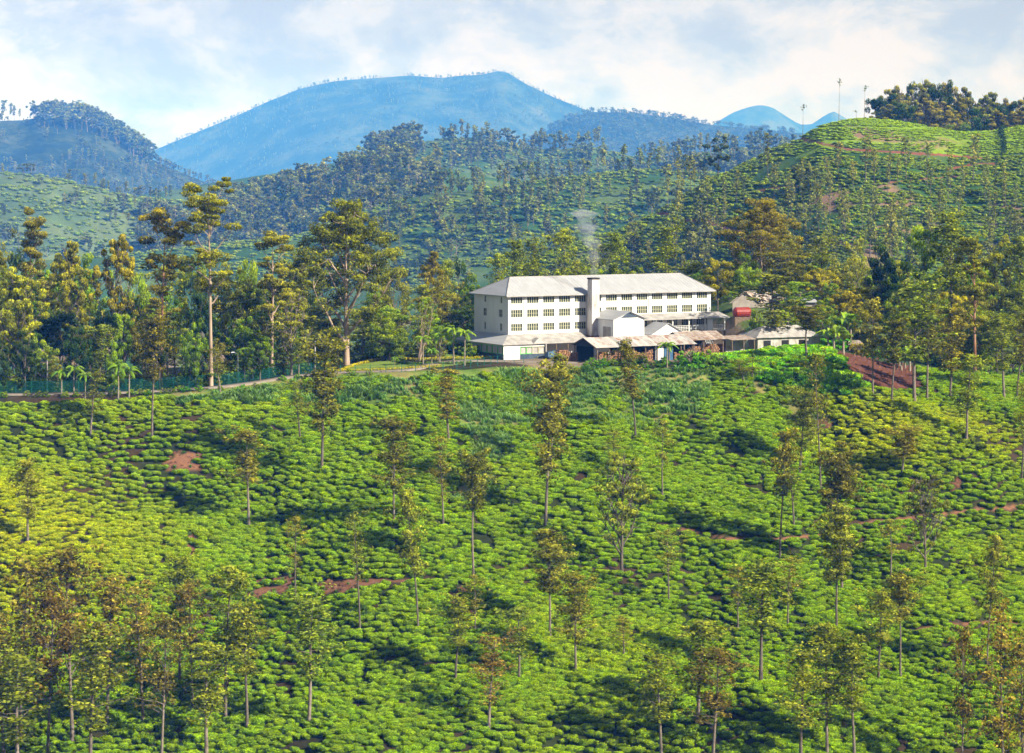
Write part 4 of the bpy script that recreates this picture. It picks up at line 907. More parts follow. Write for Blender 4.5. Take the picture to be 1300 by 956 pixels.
for side in (0, 1):
    for k in range(6):
        t0, t1 = -.05+k*.19, -.05+(k+1)*.19-.003; xe = -.4 if side == 0 else 5.8; pts = [(xe+7*t0, 6*t0, gz-.22), (xe+7*t1, 6*t1, gz-.22), (2.7+7*t1, 6*t1, gr_+.03), (2.7+7*t0, 6*t0, gr_+.03)]
        MB().slab(pts, .05).build('roofing_sheet', M['rust' if (side and k % 2) or not side else 'rust2'], hg, (0, 0, .10+.02*(k % 2)))
MB().slab([(6.4, -.4, gz-.25), (12.6, -.4, gz-.25), (13, 4, gz+.6), (7, 4, gz+.6)], .06).build('lean_to_roof', M['roofw'], hg, (6.0, 3.0, 0))
MB().box(6.6, 12.4, .2, 3.8, -1.5, gz-.3).build('lean_to_wall', M['beige'], hg, (6.0, 3.0, 0))
tk = empty('red_tank', ((942-650)/F*468, 468, (HR-403)/F*468), R(15), 'rounded red tank lying below the gabled house', 'tank')
m = MB(); prof = [(-1.8, .2), (-1.7, .7), (-1.35, 1.0), (1.35, 1.0), (1.7, .7), (1.8, .2)]
for (x0, q0), (x1, q1) in zip(prof[:-1], prof[1:]): m.tube((x0, 0, 1.0), (x1, 0, 1.0), q0, q1, 14)
m.build('drum', M['red'], tk)
MB().box(-1.7, 1.7, -.6, .9, -3.2, .12).build('plinth', M['wood'], tk)
hx, hy, hz = (1078-650)/F*458, 458, 0; hz = Hs(hx, hy)
ht = empty('small_hut', (hx, hy, hz), R(10), 'small brown hut among banana plants above the soil bank', 'hut')
MB().box(0, 2.4, 0, 2, -.5, 1.3).build('wall', M['wood'], ht); MB().slab([(-.3, -.3, 1.3), (2.8, -.3, 1.35), (2.8, 2.3, 1.9), (-.3, 2.3, 1.85)], .06).build('roof', M['rust2'], ht)

# ------------------------------------------------------------------ road, fence, poles, garden
def drape(name, pts, width, mat, lift=.10, step=1.5):
    P = [Vector(p[:2]) for p in pts]; Q = []
    for a, b in zip(P[:-1], P[1:]):
        n = max(1, int((b-a).length/step))
        for i in range(n): Q.append(a.lerp(b, i/n))
    Q.append(P[-1])
    for _ in range(6): Q = [Q[0]]+[(Q[i-1]+Q[i]*2+Q[i+1])/4 for i in range(1, len(Q)-1)]+[Q[-1]]
    V = []; 
    for i, q in enumerate(Q):
        d = (Q[min(i+1, len(Q)-1)]-Q[max(i-1, 0)]).normalized(); n = Vector((-d.y, d.x))
        zs = [Hs((q+n*s).x, (q+n*s).y) for s in (-width/2, 0, width/2)]; z = max(zs)+lift
        for s in (-width/2-.25, -width/2, 0, width/2, width/2+.25):
            w = q+n*s; V.append((w.x, w.y, z if abs(s) <= width/2 else z-.6))
    k = len(Q); F_ = [[i*5+j, i*5+j+1, (i+1)*5+j+1, (i+1)*5+j] for i in range(k-1) for j in range(4)]
    o = link(name, npmesh(name, V, F_, [mat])); return o, Q
def topY(px, back):
    by_ = -np.interp(px, *BROW_Z)*F/(np.interp(px, *BROW_ROW)-HR); y = float(by_)+back; return ((px-650)/F*y, y)
road_pts = [topY(p, 1.6) for p in (-260, -100, 0, 100, 200, 270, 330, 380, 420, 460, 520)]+[((565-650)/F*431, 431.0), ((620-650)/F*431.5, 431.5), ((668-650)/F*429, 429.0), ((735-650)/F*427, 427.0)]
rd, RQ = drape('road', road_pts, 2.8, M['road'], .16); tag(rd, kind='structure')
def fence(name, pts, h, label, mat, strands=7, gap=.2, th=.034):
    e = empty(name, (pts[0][0], pts[0][1], Hs(*pts[0])), 0, label, 'fence'); ox = Vector(e.location)
    post = MB().box(-.05, .05, -.05, .05, -.6, h+.1).mesh('post', M[mat]); prev = None; npost = 0
    for a, b in zip(pts[:-1], pts[1:]):
        d = Vector((b[0]-a[0], b[1]-a[1])); n = max(1, round(d.length/2.4))
        for i in range(n+1 if b == pts[-1] else n):
            q = Vector(a)+d*i/n; w = Vector((q.x, q.y, Hs(q.x, q.y)))-ox; link('post', post, e, w)
            if prev is not None:
                m = MB(); dd = w-prev
                for k in range(strands): zz = .08+(h-.1)*k/(strands-1); m.tube(prev+Vector((0, 0, zz)), w+Vector((0, 0, zz)), th if k not in (0, strands-1) else th*1.5, None, 3)
                nv = max(1, int(dd.length/gap))
                for k in range(1, nv): t = k/nv; p_ = prev+dd*t; m.tube(p_+Vector((0, 0, .05)), p_+Vector((0, 0, h-.02)), th, None, 3)
                m.build('mesh_panel', M[mat], e)
            prev = w
    return e
fence('mesh_fence', [topY(p, 5.6) for p in (-90, 0, 60, 120, 180, 240, 290, 330, 365, 395, 422)], 1.9, 'green wire mesh fence running along the far side of the road', 'fence')
fence('garden_fence', [topY(p, .1) for p in (432, 470, 510, 545, 580)]+[((640-650)/F*428, 428.0), ((665-650)/F*426.5, 426.5)], 1.3, 'thin green wire fence below the factory garden', 'fence', 4, 5.0, .012)
def upole():
    x, y = topY(233, 7.5); z = Hs(x, y); e = empty('utility_pole', (x, y, z), 0, 'wooden cross arm power pole standing behind the green fence', 'power pole')
    MB().tube((0, 0, -.5), (0, 0, 5.3), .16, .11, 8).build('pole', M['pole'], e); MB().box(-1.1, 1.1, -.06, .06, 4.85, 5.0).build('crossarm', M['wood'], e)
    for q in (-.95, 0, .95): MB().tube((q, 0, 5.0 if q else 5.3), (q, 0, 5.25 if q else 5.5), .05, .03, 6).build('insulator', M['railing'], e)
    return (x, y, z)
ux, uy, uz = upole()
x2, y2 = topY(400, 9); z2 = Hs(x2, y2); x3, y3 = topY(60, 8); z3 = Hs(x3, y3)
for (xx, yy, zz, lb) in ((x2, y2, z2, 'power pole partly hidden by trees near the road bend'), (x3, y3, z3, 'power pole among the trees near the left end of the fence')):
    e = empty('utility_pole', (xx, yy, zz), 0, lb, 'power pole'); MB().tube((0, 0, -.5), (0, 0, 5.3), .15, .11, 8).build('pole', M['pole'], e); MB().box(-1.1, 1.1, -.06, .06, 4.85, 5.0).build('crossarm', M['wood'], e)
for side, q in enumerate((-.9, .9)):
    m = MB()
    for a_, b_ in (((x3, y3, z3), (ux, uy, uz)), ((ux, uy, uz), (x2, y2, z2))):
        prev = None
        for i in range(13):
            t = i/12; p_ = (a_[0]+(b_[0]-a_[0])*t+q, a_[1]+(b_[1]-a_[1])*t, a_[2]+(b_[2]-a_[2])*t+5.2-1.6*t*(1-t))
            if prev: m.tube(prev, p_, .022, None, 3)
            prev = p_
    tag(m.build('power_line', M['soot']), 'thin power line sagging between the poles, %s wire' % ('left' if side == 0 else 'right'), 'power line')
lx, ly = topY(302, 6.4); lz = Hs(lx, ly); e = empty('street_lamp', (lx, ly, lz), 0, 'slim grey street lamp beside the road right of the tallest gum', 'street lamp')
MB().tube((0, 0, -.3), (0, 0, 4.9), .08, .05, 8).build('post', M['metal'], e); MB().tube((0, 0, 4.9), (-.7, -.1, 5.25), .04, .04, 6).build('arm', M['metal'], e); MB().hexa([(-1.15, -.2, 5.16), (-.6, -.2, 5.2), (-.6, .08, 5.2), (-1.15, .08, 5.16)], [(-1.1, -.15, 5.28), (-.65, -.15, 5.34), (-.65, .03, 5.34), (-1.1, .03, 5.28)]).build('lamp_head', M['railing'], e)
# garden: lawns edged by golden hedges
def garden_pt(px, row): y = 32.6*F/(row-HR); return ((px-650)/F*y, y)
def hedge(name, pts, label, mat, w=.55, h=.5):
    p = Plant(len(name)+int(pts[0][0])); V = []
    Q = [Vector(garden_pt(*q)) for q in pts]
    for a, b in zip(Q[:-1], Q[1:]):
        n = max(1, int((b-a).length/.35))
        for i in range(n): q = a.lerp(b, i/n); p.blob((q.x, q.y, Hs(q.x, q.y)+h*.5), w*.75, 30, .20, h/w*.9, 0, .6)
    V, F_, v = p.leafgeo(); o = link(name, npmesh(name, V, F_, [mat], v=v)); return tag(o, label, 'hedge')
def lawn(pts, i):
    P2 = [garden_pt(*q) for q in pts]; bx = [p[0] for p in P2]; by_ = [p[1] for p in P2]
    gx = np.arange(min(bx), max(bx)+.7, .7); gy = np.arange(min(by_), max(by_)+.7, .7); GX, GY = np.meshgrid(gx, gy); GX = GX.ravel(); GY = GY.ravel()
    Q_ = grid_quads(len(gy), len(gx)); cx, cyy = GX[Q_].mean(1), GY[Q_].mean(1); Q_ = Q_[inpoly(cx, cyy, P2)]
    o = link('lawn', npmesh('lawn', np.stack([GX, GY, H(GX, GY)+.09], 1), Q_, [M['lawn']], smooth=True)); return tag(o, kind='structure')
LW = [[(432, 468), (455, 461), (500, 457), (520, 463), (600, 463), (560, 469), (430, 471)], [(497, 452), (530, 447), (575, 448), (640, 456), (600, 460), (510, 458)]]
for i, l in enumerate(LW): lawn(l, i)
hedge('hedge', [(430, 470), (470, 470.5), (520, 470), (560, 468)], 'golden yellow hedge edging the front of the lower lawn', M['hedge_y'])
hedge('hedge', [(430, 470), (450, 463), (475, 458), (500, 455)], 'golden yellow hedge curving up the left of the lower lawn', M['hedge_y'])
hedge('hedge', [(500, 460), (520, 464), (560, 465), (600, 464)], 'dark clipped hedge between the two lawns', M['broad'])
hedge('hedge', [(493, 455), (510, 449), (540, 446), (570, 447)], 'golden yellow hedge round the back of the upper lawn', M['hedge_y'])
hedge('hedge', [(496, 456), (530, 459), (580, 459), (640, 458)], 'golden yellow hedge along the front of the upper lawn', M['hedge_y'])
# small palms
def palm_mesh(seed, h=4.6, nf=11, fl=1.9):
    rs_ = np.random.RandomState(seed); p = Plant(seed); p.tube([(0, 0, -.4), (.05, 0, h*.4), (0, .05, h)], [.14, .10, .08], 7); V = []; Q = []; v = []
    for i in range(nf):
        az = i*2.4+rs_.rand()*.4; el = .9-.9*(i/nf)+rs_.rand()*.3; prev = None; d = np.array([math.cos(az), math.sin(az)]); s = np.array([-d[1], d[0]])
        pts = []
        for k in range(7): t = k/6; pts.append((d[0]*fl*t*math.cos(el*.7), d[1]*fl*t*math.cos(el*.7), h+fl*(math.sin(el)*t-.85*t*t*.9)))
        for k in range(6):
            for sgn in (-1, 1):
                a = np.array(pts[k]); b = np.array(pts[k+1]); w = .34*(1-.5*k/6)*(0.6 if k == 0 else 1); o3 = np.array([s[0]*sgn*w, s[1]*sgn*w, -.22*w/.34-.05])+(b-a)*.5
                n = len(V); V += [tuple(a), tuple(b), tuple(b+o3*.9), tuple(a+o3)]; Q.append((n, n+1, n+2, n+3)); v += [.5+.3*rs_.rand()]*2+[.3+.4*rs_.rand()]*2
    return npmesh('palm_trunk', np.concatenate(p.tv), np.concatenate(p.tq), [M['stem']], smooth=True), npmesh('palm_fronds', V, Q, [M['palm']], v=v), h+fl*.4, fl
def banana_mesh(seed, mat, h=1.6, nf=10, fl=2.3):
    rs_ = np.random.RandomState(seed); p = Plant(seed); V = []; Q = []; v = []
    for c in range(3):
        cx, cy = rs_.randn(2)*.7; hh = h*(.7+.5*rs_.rand()); p.tube([(cx, cy, -.4), (cx, cy, hh)], [.16, .10], 7)
        for i in range(nf):
            az = i*2.4+rs_.rand(); el = 1.15-.6*rs_.rand(); L_ = fl*(.7+.4*rs_.rand()); d = np.array([math.cos(az), math.sin(az)]); s = np.array([-d[1], d[0]]); pts = []
            for k in range(7): t = k/6; pts.append(np.array([cx+d[0]*L_*t*math.cos(el), cy+d[1]*L_*t*math.cos(el), hh+L_*(math.sin(el)*t-.55*t**3)]))
            W_ = [.05, .26, .33, .34, .30, .20, .03]
            for k in range(6):
                for sgn in (-1, 1):
                    a, b = pts[k], pts[k+1]; n = len(V); V += [tuple(a), tuple(b), (b[0]+s[0]*sgn*W_[k+1], b[1]+s[1]*sgn*W_[k+1], b[2]+.12), (a[0]+s[0]*sgn*W_[k], a[1]+s[1]*sgn*W_[k], a[2]+.12)]; Q.append((n, n+1, n+2, n+3)); v += [.45+.4*rs_.rand()]*4
    return npmesh('banana_stems', np.concatenate(p.tv), np.concatenate(p.tq), [M['stem']], smooth=True), npmesh('banana_leaves', V, Q, [mat], v=v), h+fl*.8, fl
LIB['palm'] = [palm_mesh(301), palm_mesh(302, 4.2)]; LIB['banana'] = [banana_mesh(303, M['palm']), banana_mesh(304, M['palm'])]
def small(kind, name, px, Yd, height, label, cat, group=None, width=None):
    x = (px-650)/F*Yd; e = place_tree(kind, name, x, Yd, None, width, label, cat, group, None, height)
    for c_, nm in zip(sorted(e.children, key=lambda c: c.name.startswith('crown')), ('trunk', 'fronds' if kind == 'palm' else 'leaves')): c_.name = nm
    return e
for px_, Yd, hh, lb in ((537, 424, 5.6, 'slim palm at the left edge of the upper lawn'), (548, 421, 3.4, 'short palm in front of the lawn hedge'), (576, 424, 7.0, 'tallest palm before the green windowed annexe'), (590, 422.5, 6.6, 'palm just left of the annexe white end'),
                        (501, 420, 2.2, 'tiny round topped palm on the bank below the lower lawn'), (558, 425, 6.0, 'palm between the two lawns and the annexe'), (847, 419.5, 5.2, 'small palm in front of the wood shed right end')):
    small('palm', 'palm', px_, Yd, hh, lb, 'palm', 'small palms around the factory garden')
for px_, Yd, hh, lb in ((108, 400, 4.6, 'small palm in front of the fence near the left edge'), (150, 399.5, 6.5, 'slim palm with pale stem by the fence left of the pole'), (164, 400, 5.8, 'second slim palm by the fence left of the pole'), (78, 401, 4.8, 'little palm beside the road near the left edge'), (94, 401, 5.5, 'palm with drooping fronds behind the road left side')):
    small('palm', 'palm', px_, Yd, hh, lb, 'palm', 'small palms along the road fence')
for px_, Yd, hh, lb in ((1063, 449, 6.0, 'large banana clump right of the long low house'), (1078, 466, 7.0, 'banana plant high among the yellow trees'), (1150, 447, 5.0, 'banana plant at the right end of the soil bank'), (1140, 450, 4.6, 'banana plant behind the soil bank'), (1052, 468, 5.2, 'banana leaves behind the long low house')):
    small('banana', 'banana_plant', px_, Yd, hh, lb, 'banana plant', 'banana plants right of the factory')
fl_ = MB(); 
for _ in range(40): x0, y0 = random.uniform(-1.2, 1.2), random.uniform(-.5, .5); fl_.tube((x0, y0, .2), (x0, y0, .42), .10, .05, 5)
fx, fy = (931-650)/F*441, 441; tag(fl_.build('flower_bed', M['flower'], None, (fx, fy, Hs(fx, fy)), 0), 'red flowers on the bank below the porch stairs', 'flower bed')
# soil bank rubble
rb = MB(); 
for _ in range(260):
    px_, rw = random.uniform(1066, 1162), random.uniform(447, 486)
    if not inpoly(np.array([px_]), np.array([rw]), BANK)[0]: continue
    x0, y0, z0 = at(px_, rw); q = random.uniform(.08, .3); rb.hexa([(x0-q, y0-q, z0-.1), (x0+q, y0-q*.7, z0-.1), (x0+q*.8, y0+q, z0-.1), (x0-q, y0+q*.9, z0-.1)], [(x0-q*.5, y0-q*.4, z0+q), (x0+q*.6, y0-q*.5, z0+q*.8), (x0+q*.3, y0+q*.5, z0+q*.9), (x0-q*.4, y0+q*.5, z0+q*.7)])
for poly in SOILS:
    c0, c1 = min(p[0] for p in poly), max(p[0] for p in poly); d0, d1 = min(p[1] for p in poly), max(p[1] for p in poly)
    for _ in range(46):
        px_, rw = random.uniform(c0, c1), random.uniform(d0, d1)
        if not inpoly(np.array([px_]), np.array([rw]), poly)[0]: continue
        x0, y0, z0 = at(px_, rw); q = random.uniform(.08, .34); rb.hexa([(x0-q, y0-q, z0-.1), (x0+q, y0-q*.7, z0-.1), (x0+q*.8, y0+q, z0-.1), (x0-q, y0+q*.9, z0-.1)], [(x0-q*.5, y0-q*.4, z0+q*.8), (x0+q*.6, y0-q*.5, z0+q*.5), (x0+q*.3, y0+q*.5, z0+q*.7), (x0-q*.4, y0+q*.5, z0+q*.4)])
tag(rb.build('rubble', M['soil']), kind='stuff')

# ------------------------------------------------------------------ silver oaks standing on the tea slope
OG = 'slender silver oaks scattered over the tea slope'
slope = [
 ('oakthin', 115, 553, 466, 'thin oak high on the slope near the left, small sparse crown'), ('oak', 193, 560, 398, 'tall dark oak rising from the slope past the left woods'),
 ('oak', 408, 601, 420, 'straight dark trunked oak standing below the bend of the road'), ('oak', 316, 670, 540, 'leafy oak right of the bare soil patch on the left slope'),
 ('oak', 35, 690, 582, 'oak at the left edge above the foreground grove'), ('oakthin', 375, 768, 650, 'thin pale oak standing on the orange soil scar'),
 ('oakthin', 381, 560, 478, 'short sparse oak just left of the straight dark trunked oak'), ('oakthin', 280, 500, 438, 'small thin oak at the roadside above the left slope'),
 ('oak', 500, 667, 525, 'leaning oak with brown crown left of centre slope'), ('oakthin', 563, 672, 545, 'bare stemmed oak in the middle of the slope'),
 ('oak', 570, 562, 466, 'oak with two tiered crown below the factory garden'), ('oak', 601, 738, 566, 'tall narrow oak in the shaded centre hollow'),
 ('oak', 531, 801, 617, 'oak with orange brown leaves left of the centre foreground'), ('oakthin', 457, 799, 643, 'wispy oak with long bare stem below the orange scar'),
 ('oak', 692, 671, 452, 'tallest oak of the slope with crown reaching the wood shed'), ('umbrella', 789, 728, 570, 'wide umbrella crowned tree right of centre slope'),
 ('oakdense', 698, 809, 668, 'dense round crowned oak in the centre foreground'), ('oakthin', 841, 634, 528, 'almost leafless thin oak right of centre'),
 ('oak', 807, 556, 428, 'oak with sparse crown in front of the wood shed palm'), ('oakthin', 849, 769, 668, 'small oak by the dark vertical gully'),
 ('oak', 731, 856, 722, 'brown leaved oak right of the dense round one'), ('oakgreen', 659, 868, 768, 'short yellow green oak in the centre foreground'),
 ('oakgreen', 578, 868, 752, 'yellowish oak with forked stem in the centre foreground'), ('oakthin', 603, 802, 726, 'small thin oak beside the narrow soil scar'),
 ('oakthin', 792, 836, 782, 'tiny dead looking stem right of the centre foreground'), ('oak', 990, 709, 541, 'tall oak standing above the reddish dirt path'),
 ('oak', 1015, 605, 488, 'pale oak high on the right slope beside a leaning stem'), ('oakthin', 1008, 669, 570, 'thin oak close behind the tall oak above the dirt path'),
 ('oakthin', 1042, 621, 440, 'leaning almost bare oak under the soil bank'), ('oakdense', 1069, 752, 556, 'dark full crowned oak right of the dirt path'),
 ('oakdense', 1062, 803, 640, 'dark oak in front of the full crowned one'), ('umbrella', 1175, 726, 600, 'oak with forked open crown on the right slope'),
 ('oak', 1145, 603, 538, 'short leaning leafy oak casting a dark patch on the right slope'), ('oakgreen', 1227, 560, 448, 'oak with pale green crown near the right wood edge'),
 ('oakthin', 1297, 612, 480, 'thin oak at the right edge of the slope'), ('oakthin', 1131, 734, 655, 'very thin small oak right of the dark pair'),
 ('oak', 1253, 846, 675, 'tall brown oak near the lower right corner'), ('oakgreen', 966, 868, 708, 'bright green oak in the right foreground'),
 ('oakthin', 937, 801, 715, 'thin pale stemmed oak left of the bright green one'), ('oakthin', 1000, 795, 700, 'thin oak behind the bright green one'),
 ('oakgreen', 1115, 866, 745, 'yellow green oak in the lower right foreground'), ('oak', 1143, 862, 722, 'brown oak beside the yellow green one lower right'),
 ('oak', 699, 604, 446, 'sparse grey oak below the log stack with a tall dark stem'), ('oakthin', 945, 488, 455, 'stunted small oak on the bank below the porch'),
 ('oakthin', 955, 484, 452, 'stub of a thin oak beside the stunted one below the porch'), ('oakthin', 778, 600, 545, 'tiny thin oak above the wide umbrella tree'), 
 ('oak', 984, 447, 346, 'oak with grey trunk in front of the long low house'), ('oak', 1024, 455, 386, 'dark small oak before the right end of the low house'),
 ('oak', 1108, 503, 376, 'oak standing in tea below the soil bank, left of the right grove'), ('oak', 1132, 513, 402, 'thin oak second from the left in the right grove'),
 ('oakgreen', 1161, 514, 342, 'tallest double stemmed oak of the right grove'), ('oak', 1177, 510, 384, 'oak close right of the double stemmed one'),
 ('oak', 1206, 507, 388, 'oak in the middle of the right grove'), ('oakgreen', 1275, 507, 393, 'oak second from the right edge of the grove'), ('oak', 1291, 506, 395, 'oak at the right edge of the grove')]
wide = {789: 62, 698: 52, 531: 46, 692: 52, 1069: 52, 1062: 52, 193: 46, 408: 50, 316: 48, 601: 44, 1145: 40, 699: 46, 966: 62, 1175: 46, 1161: 62, 984: 62}
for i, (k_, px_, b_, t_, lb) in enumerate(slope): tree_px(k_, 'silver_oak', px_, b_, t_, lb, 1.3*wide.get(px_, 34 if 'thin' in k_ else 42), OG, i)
# foreground grove along the bottom
low_ = [('oak', 26, 300, 700, 66), ('oak', 92, 298, 690, 84), ('oak', 135, 300, 715, 70), ('oak', 182, 302, 722, 74), ('oakgreen', 228, 312, 700, 44), ('oak', 245, 306, 735, 50), ('oakgreen', 286, 306, 716, 52), ('oakgreen', 314, 302, 764, 52), ('oakgreen', 392, 301, 742, 60),
        ('oak', 60, 294, 745, 70), ('oak', 5, 296, 760, 70), ('oakgreen', 115, 290, 790, 70), ('oak', 160, 292, 800, 60), ('oak', 205, 296, 775, 60), ('oakgreen', 20, 289, 812, 80), ('oakgreen', 262, 298, 815, 60),
        ('oakgreen', 350, 296, 828, 60), ('oakgreen', 440, 298, 838, 60), ('oakgreen', 490, 296, 870, 60), ('oak', 620, 298, 800, 70), ('oakgreen', 640, 294, 850, 60), ('oak', 705, 293, 838, 62), ('oakgreen', 790, 294, 832, 60), ('oakgreen', 840, 296, 815, 50),
        ('oakgreen', 886, 302, 786, 62), ('oak', 905, 296, 820, 70), ('oakgreen', 1017, 295, 806, 60), ('oakgreen', 1050, 298, 790, 50), ('oakgreen', 1085, 297, 806, 50), ('oak', 1221, 296, 792, 46), ('oak', 1274, 300, 756, 54), ('oakgreen', 1170, 292, 830, 60), ('oak', 1245, 290, 850, 60), ('oak', 1300, 294, 800, 60), ('oakgreen', 560, 291, 858, 60), ('oak', 950, 290, 868, 60)]
gd = {'oak': 'brown', 'oakgreen': 'yellow green'}
for i, (k_, px_, Yd, t_, w_) in enumerate(low_):
    if t_ > 826 and px_ > 330: continue
    zone = 'left' if px_ < 420 else ('middle' if px_ < 860 else 'right')
    w_ *= 1.35
    if i == 12: continue
    tree_Y('brownoak' if k_ == 'oak' else k_, 'grove_tree', px_, Yd, t_, '%s %s tree at the bottom %s' % ('taller' if t_ < 770 else 'lower', gd[k_], near(px_, LOWMARK)), w_, 'young trees along the bottom edge', i)

# ------------------------------------------------------------------ woods behind the road and round the factory
heroes = [
 ('gum', 268, 409, 224, 70, 0, 'gum_tree', 'tallest gum tree with pale straight trunk and flat leaf tiers behind the road'), ('redgum', 204, 413, 262, 66, 0, 'gum_tree', 'tall reddish trunked gum left of the tallest gum'),
 ('bigum', 440, 432, 250, 128, 0, 'gum_tree', 'huge spreading gum with many pale limbs above the lawn'), ('gum', 345, 425, 292, 62, 2, 'gum_tree', 'pale trunked gum between the tallest and the spreading gum'),
 ('gum', 36, 452, 262, 44, 1, 'gum_tree', 'high thin gum above the wood near the left edge'), ('midgum', 22, 415, 338, 72, 0, 'gum_tree', 'round topped gum at the left edge behind the fence'),
 ('midgum', 88, 440, 305, 52, 2, 'gum_tree', 'gum with rounded crown in the left wood'), ('midgum', 145, 448, 296, 60, 1, 'gum_tree', 'gum with olive crown left of the reddish trunked one'),
 ('umbrella', 370, 417, 372, 62, 0, 'gum_tree', 'dark stemmed tree beside the road left of the spreading gum'), ('olive', 300, 430, 330, 60, 0, 'wood_tree', 'brown olive tree right behind the tallest gum'),
 ('bare', 530, 436, 372, 56, 0, 'bare_tree', 'thin limbed half bare tree behind the garden'), ('bare', 556, 432, 420, 30, 1, 'bare_tree', 'small forked bare tree on the upper lawn'), ('olive', 555, 456, 340, 56, 1, 'wood_tree', 'brown leaved tree behind the garden left of the factory'),
 ('dark', 588, 462, 388, 44, 0, 'wood_tree', 'dark green tree touching the factory left end'), ('olive', 500, 450, 312, 52, 2, 'wood_tree', 'tall olive tree right behind the spreading gum'), ('midgum', 548, 480, 318, 34, 2, 'wood_tree', 'dark narrow tree peeping over the garden wood'),
 ('midgum', 378, 455, 322, 60, 0, 'gum_tree', 'dark tiered gum left of the spreading gum'), ('lime', 495, 436, 398, 60, 0, 'wood_tree', 'bright lime tree at the foot of the spreading gum'), ('olive', 8, 470, 290, 42, 1, 'wood_tree', 'olive tree rising at the extreme left'),
 ('oakgreen', 630, 484, 320, 34, 0, 'wood_tree', 'tree showing over the left end of the factory roof'), ('oakgreen', 655, 488, 300, 40, 1, 'wood_tree', 'yellow green tree behind the left part of the roof'), ('oakgreen', 683, 490, 292, 44, 2, 'wood_tree', 'second yellow green tree behind the left part of the roof'),
 ('oakgreen', 716, 492, 288, 44, 0, 'wood_tree', 'tree behind the roof just left of the smoke'), ('oakgreen', 783, 496, 292, 40, 1, 'wood_tree', 'tree behind the roof right of the smoke'), ('oakgreen', 845, 500, 274, 50, 2, 'wood_tree', 'taller tree behind the right part of the roof'),
 ('yellow', 911, 478, 328, 42, 0, 'wood_tree', 'golden leaved tree at the right end of the factory'), ('bigum', 965, 505, 250, 100, 0, 'gum_tree', 'big leaning olive gum rising behind the gabled house'), ('olive', 1000, 495, 292, 62, 1, 'wood_tree', 'olive tree right of the big leaning gum'),
 ('lime', 1015, 478, 356, 54, 1, 'wood_tree', 'lime tree between the house and the bananas'), ('yellow', 1040, 486, 340, 52, 1, 'wood_tree', 'yellow bush topped tree above the low house'), ('oakgreen', 1045, 500, 292, 54, 2, 'wood_tree', 'pale blossoming tree above the yellow ones'),
 ('dark', 1120, 490, 306, 46, 1, 'wood_tree', 'dark tree behind the left of the right grove'), ('lime', 1172, 482, 284, 56, 1, 'wood_tree', 'bright green tree high in the right grove'), ('oakgreen', 1210, 478, 264, 62, 1, 'wood_tree', 'tallest bright tree of the right wood'),
 ('yellow', 1215, 462, 370, 48, 0, 'wood_tree', 'yellow leaved tree inside the right wood'), ('redgum', 1238, 452, 300, 56, 1, 'gum_tree', 'brown trunked tall tree of the right wood'), ('olive', 1268, 470, 296, 56, 0, 'wood_tree', 'brown leaved tree near the right edge of the wood'),
 ('oakgreen', 1292, 468, 298, 50, 0, 'wood_tree', 'tree at the right edge of the wood'), ('olive', 1185, 460, 350, 56, 2, 'wood_tree', 'olive tree behind the double stemmed oak'), ('olive', 1150, 466, 352, 52, 0, 'wood_tree', 'olive tree behind the soil bank'),
 ('lime', 1245, 458, 392, 52, 0, 'wood_tree', 'lime tree low in the right wood'), ('yellow', 1070, 478, 366, 44, 1, 'wood_tree', 'gold green tree behind the banana clump'), ('olive', 1085, 505, 300, 50, 2, 'wood_tree', 'brown tree left of the dark grove tree'),
 ('broad', 1010, 470, 376, 36, 0, 'wood_tree', 'green tree beside the gabled house roof'), ('broad', 1045, 462, 378, 46, 1, 'wood_tree', 'green tree above the right end of the low house'), ('limeshrub', 958, 458, 392, 30, 0, 'wood_tree', 'yellow green bush in front of the red tank')]
for k_, px_, Yd, t_, w_, vr, nm, lb in heroes: tree_Y(k_, nm, px_, Yd, t_, lb, w_, 'trees of the woods round the factory', vr)
rf_ = random.Random(17)
top_tab = tab(0, 315, 60, 335, 110, 325, 150, 325, 200, 312, 270, 320, 340, 330, 400, 330, 480, 340, 540, 350, 590, 372)
WG = 'packed trees of the wood behind the road'
kinds = ['olive', 'midgum', 'broad', 'lime', 'oak', 'midgum', 'olive', 'broad', 'dark', 'oakgreen', 'redgum', 'umbrella', 'lime']
desc = {'olive': 'brown olive tree', 'midgum': 'rounded gum', 'broad': 'green leafy tree', 'lime': 'bright lime green tree', 'oak': 'slender oak', 'dark': 'dark evergreen', 'oakgreen': 'yellow green oak', 'redgum': 'red barked gum', 'umbrella': 'flat crowned tree', 'yellow': 'yellow tree'}
for i in range(128):
    px_ = -50+i*6.3+rf_.uniform(-8, 8) if i < 104 else -60-(i-104)*8+rf_.uniform(-5, 5); lay = i % 4
    Yd = (412, 428, 446, 466)[lay]+rf_.uniform(-6, 8); tp = float(np.interp(px_, *top_tab)); t_ = (tp+92, tp+62, tp+30, tp)[lay]+rf_.uniform(-14, 26)
    if px_ > 405: Yd = max(Yd, 440); t_ = max(t_, tp+10)
    if px_ > 560 or (lay >= 2 and rf_.random() < .38): continue
    k_ = kinds[rf_.randrange(len(kinds))] if lay else rf_.choice(['lime', 'broad', 'dark', 'olive', 'oakgreen', 'lime'])
    w_ = {0: 34, 1: 44, 2: 50, 3: 50}[lay]*rf_.uniform(.8, 1.25)
    where = ('front', 'second', 'third', 'back')[lay]
    tree_Y(k_, 'wood_tree', px_, Yd, t_, '%s, %s rank of the wood %s' % (desc[k_], where, near(px_, WOODMARK)), w_, WG)
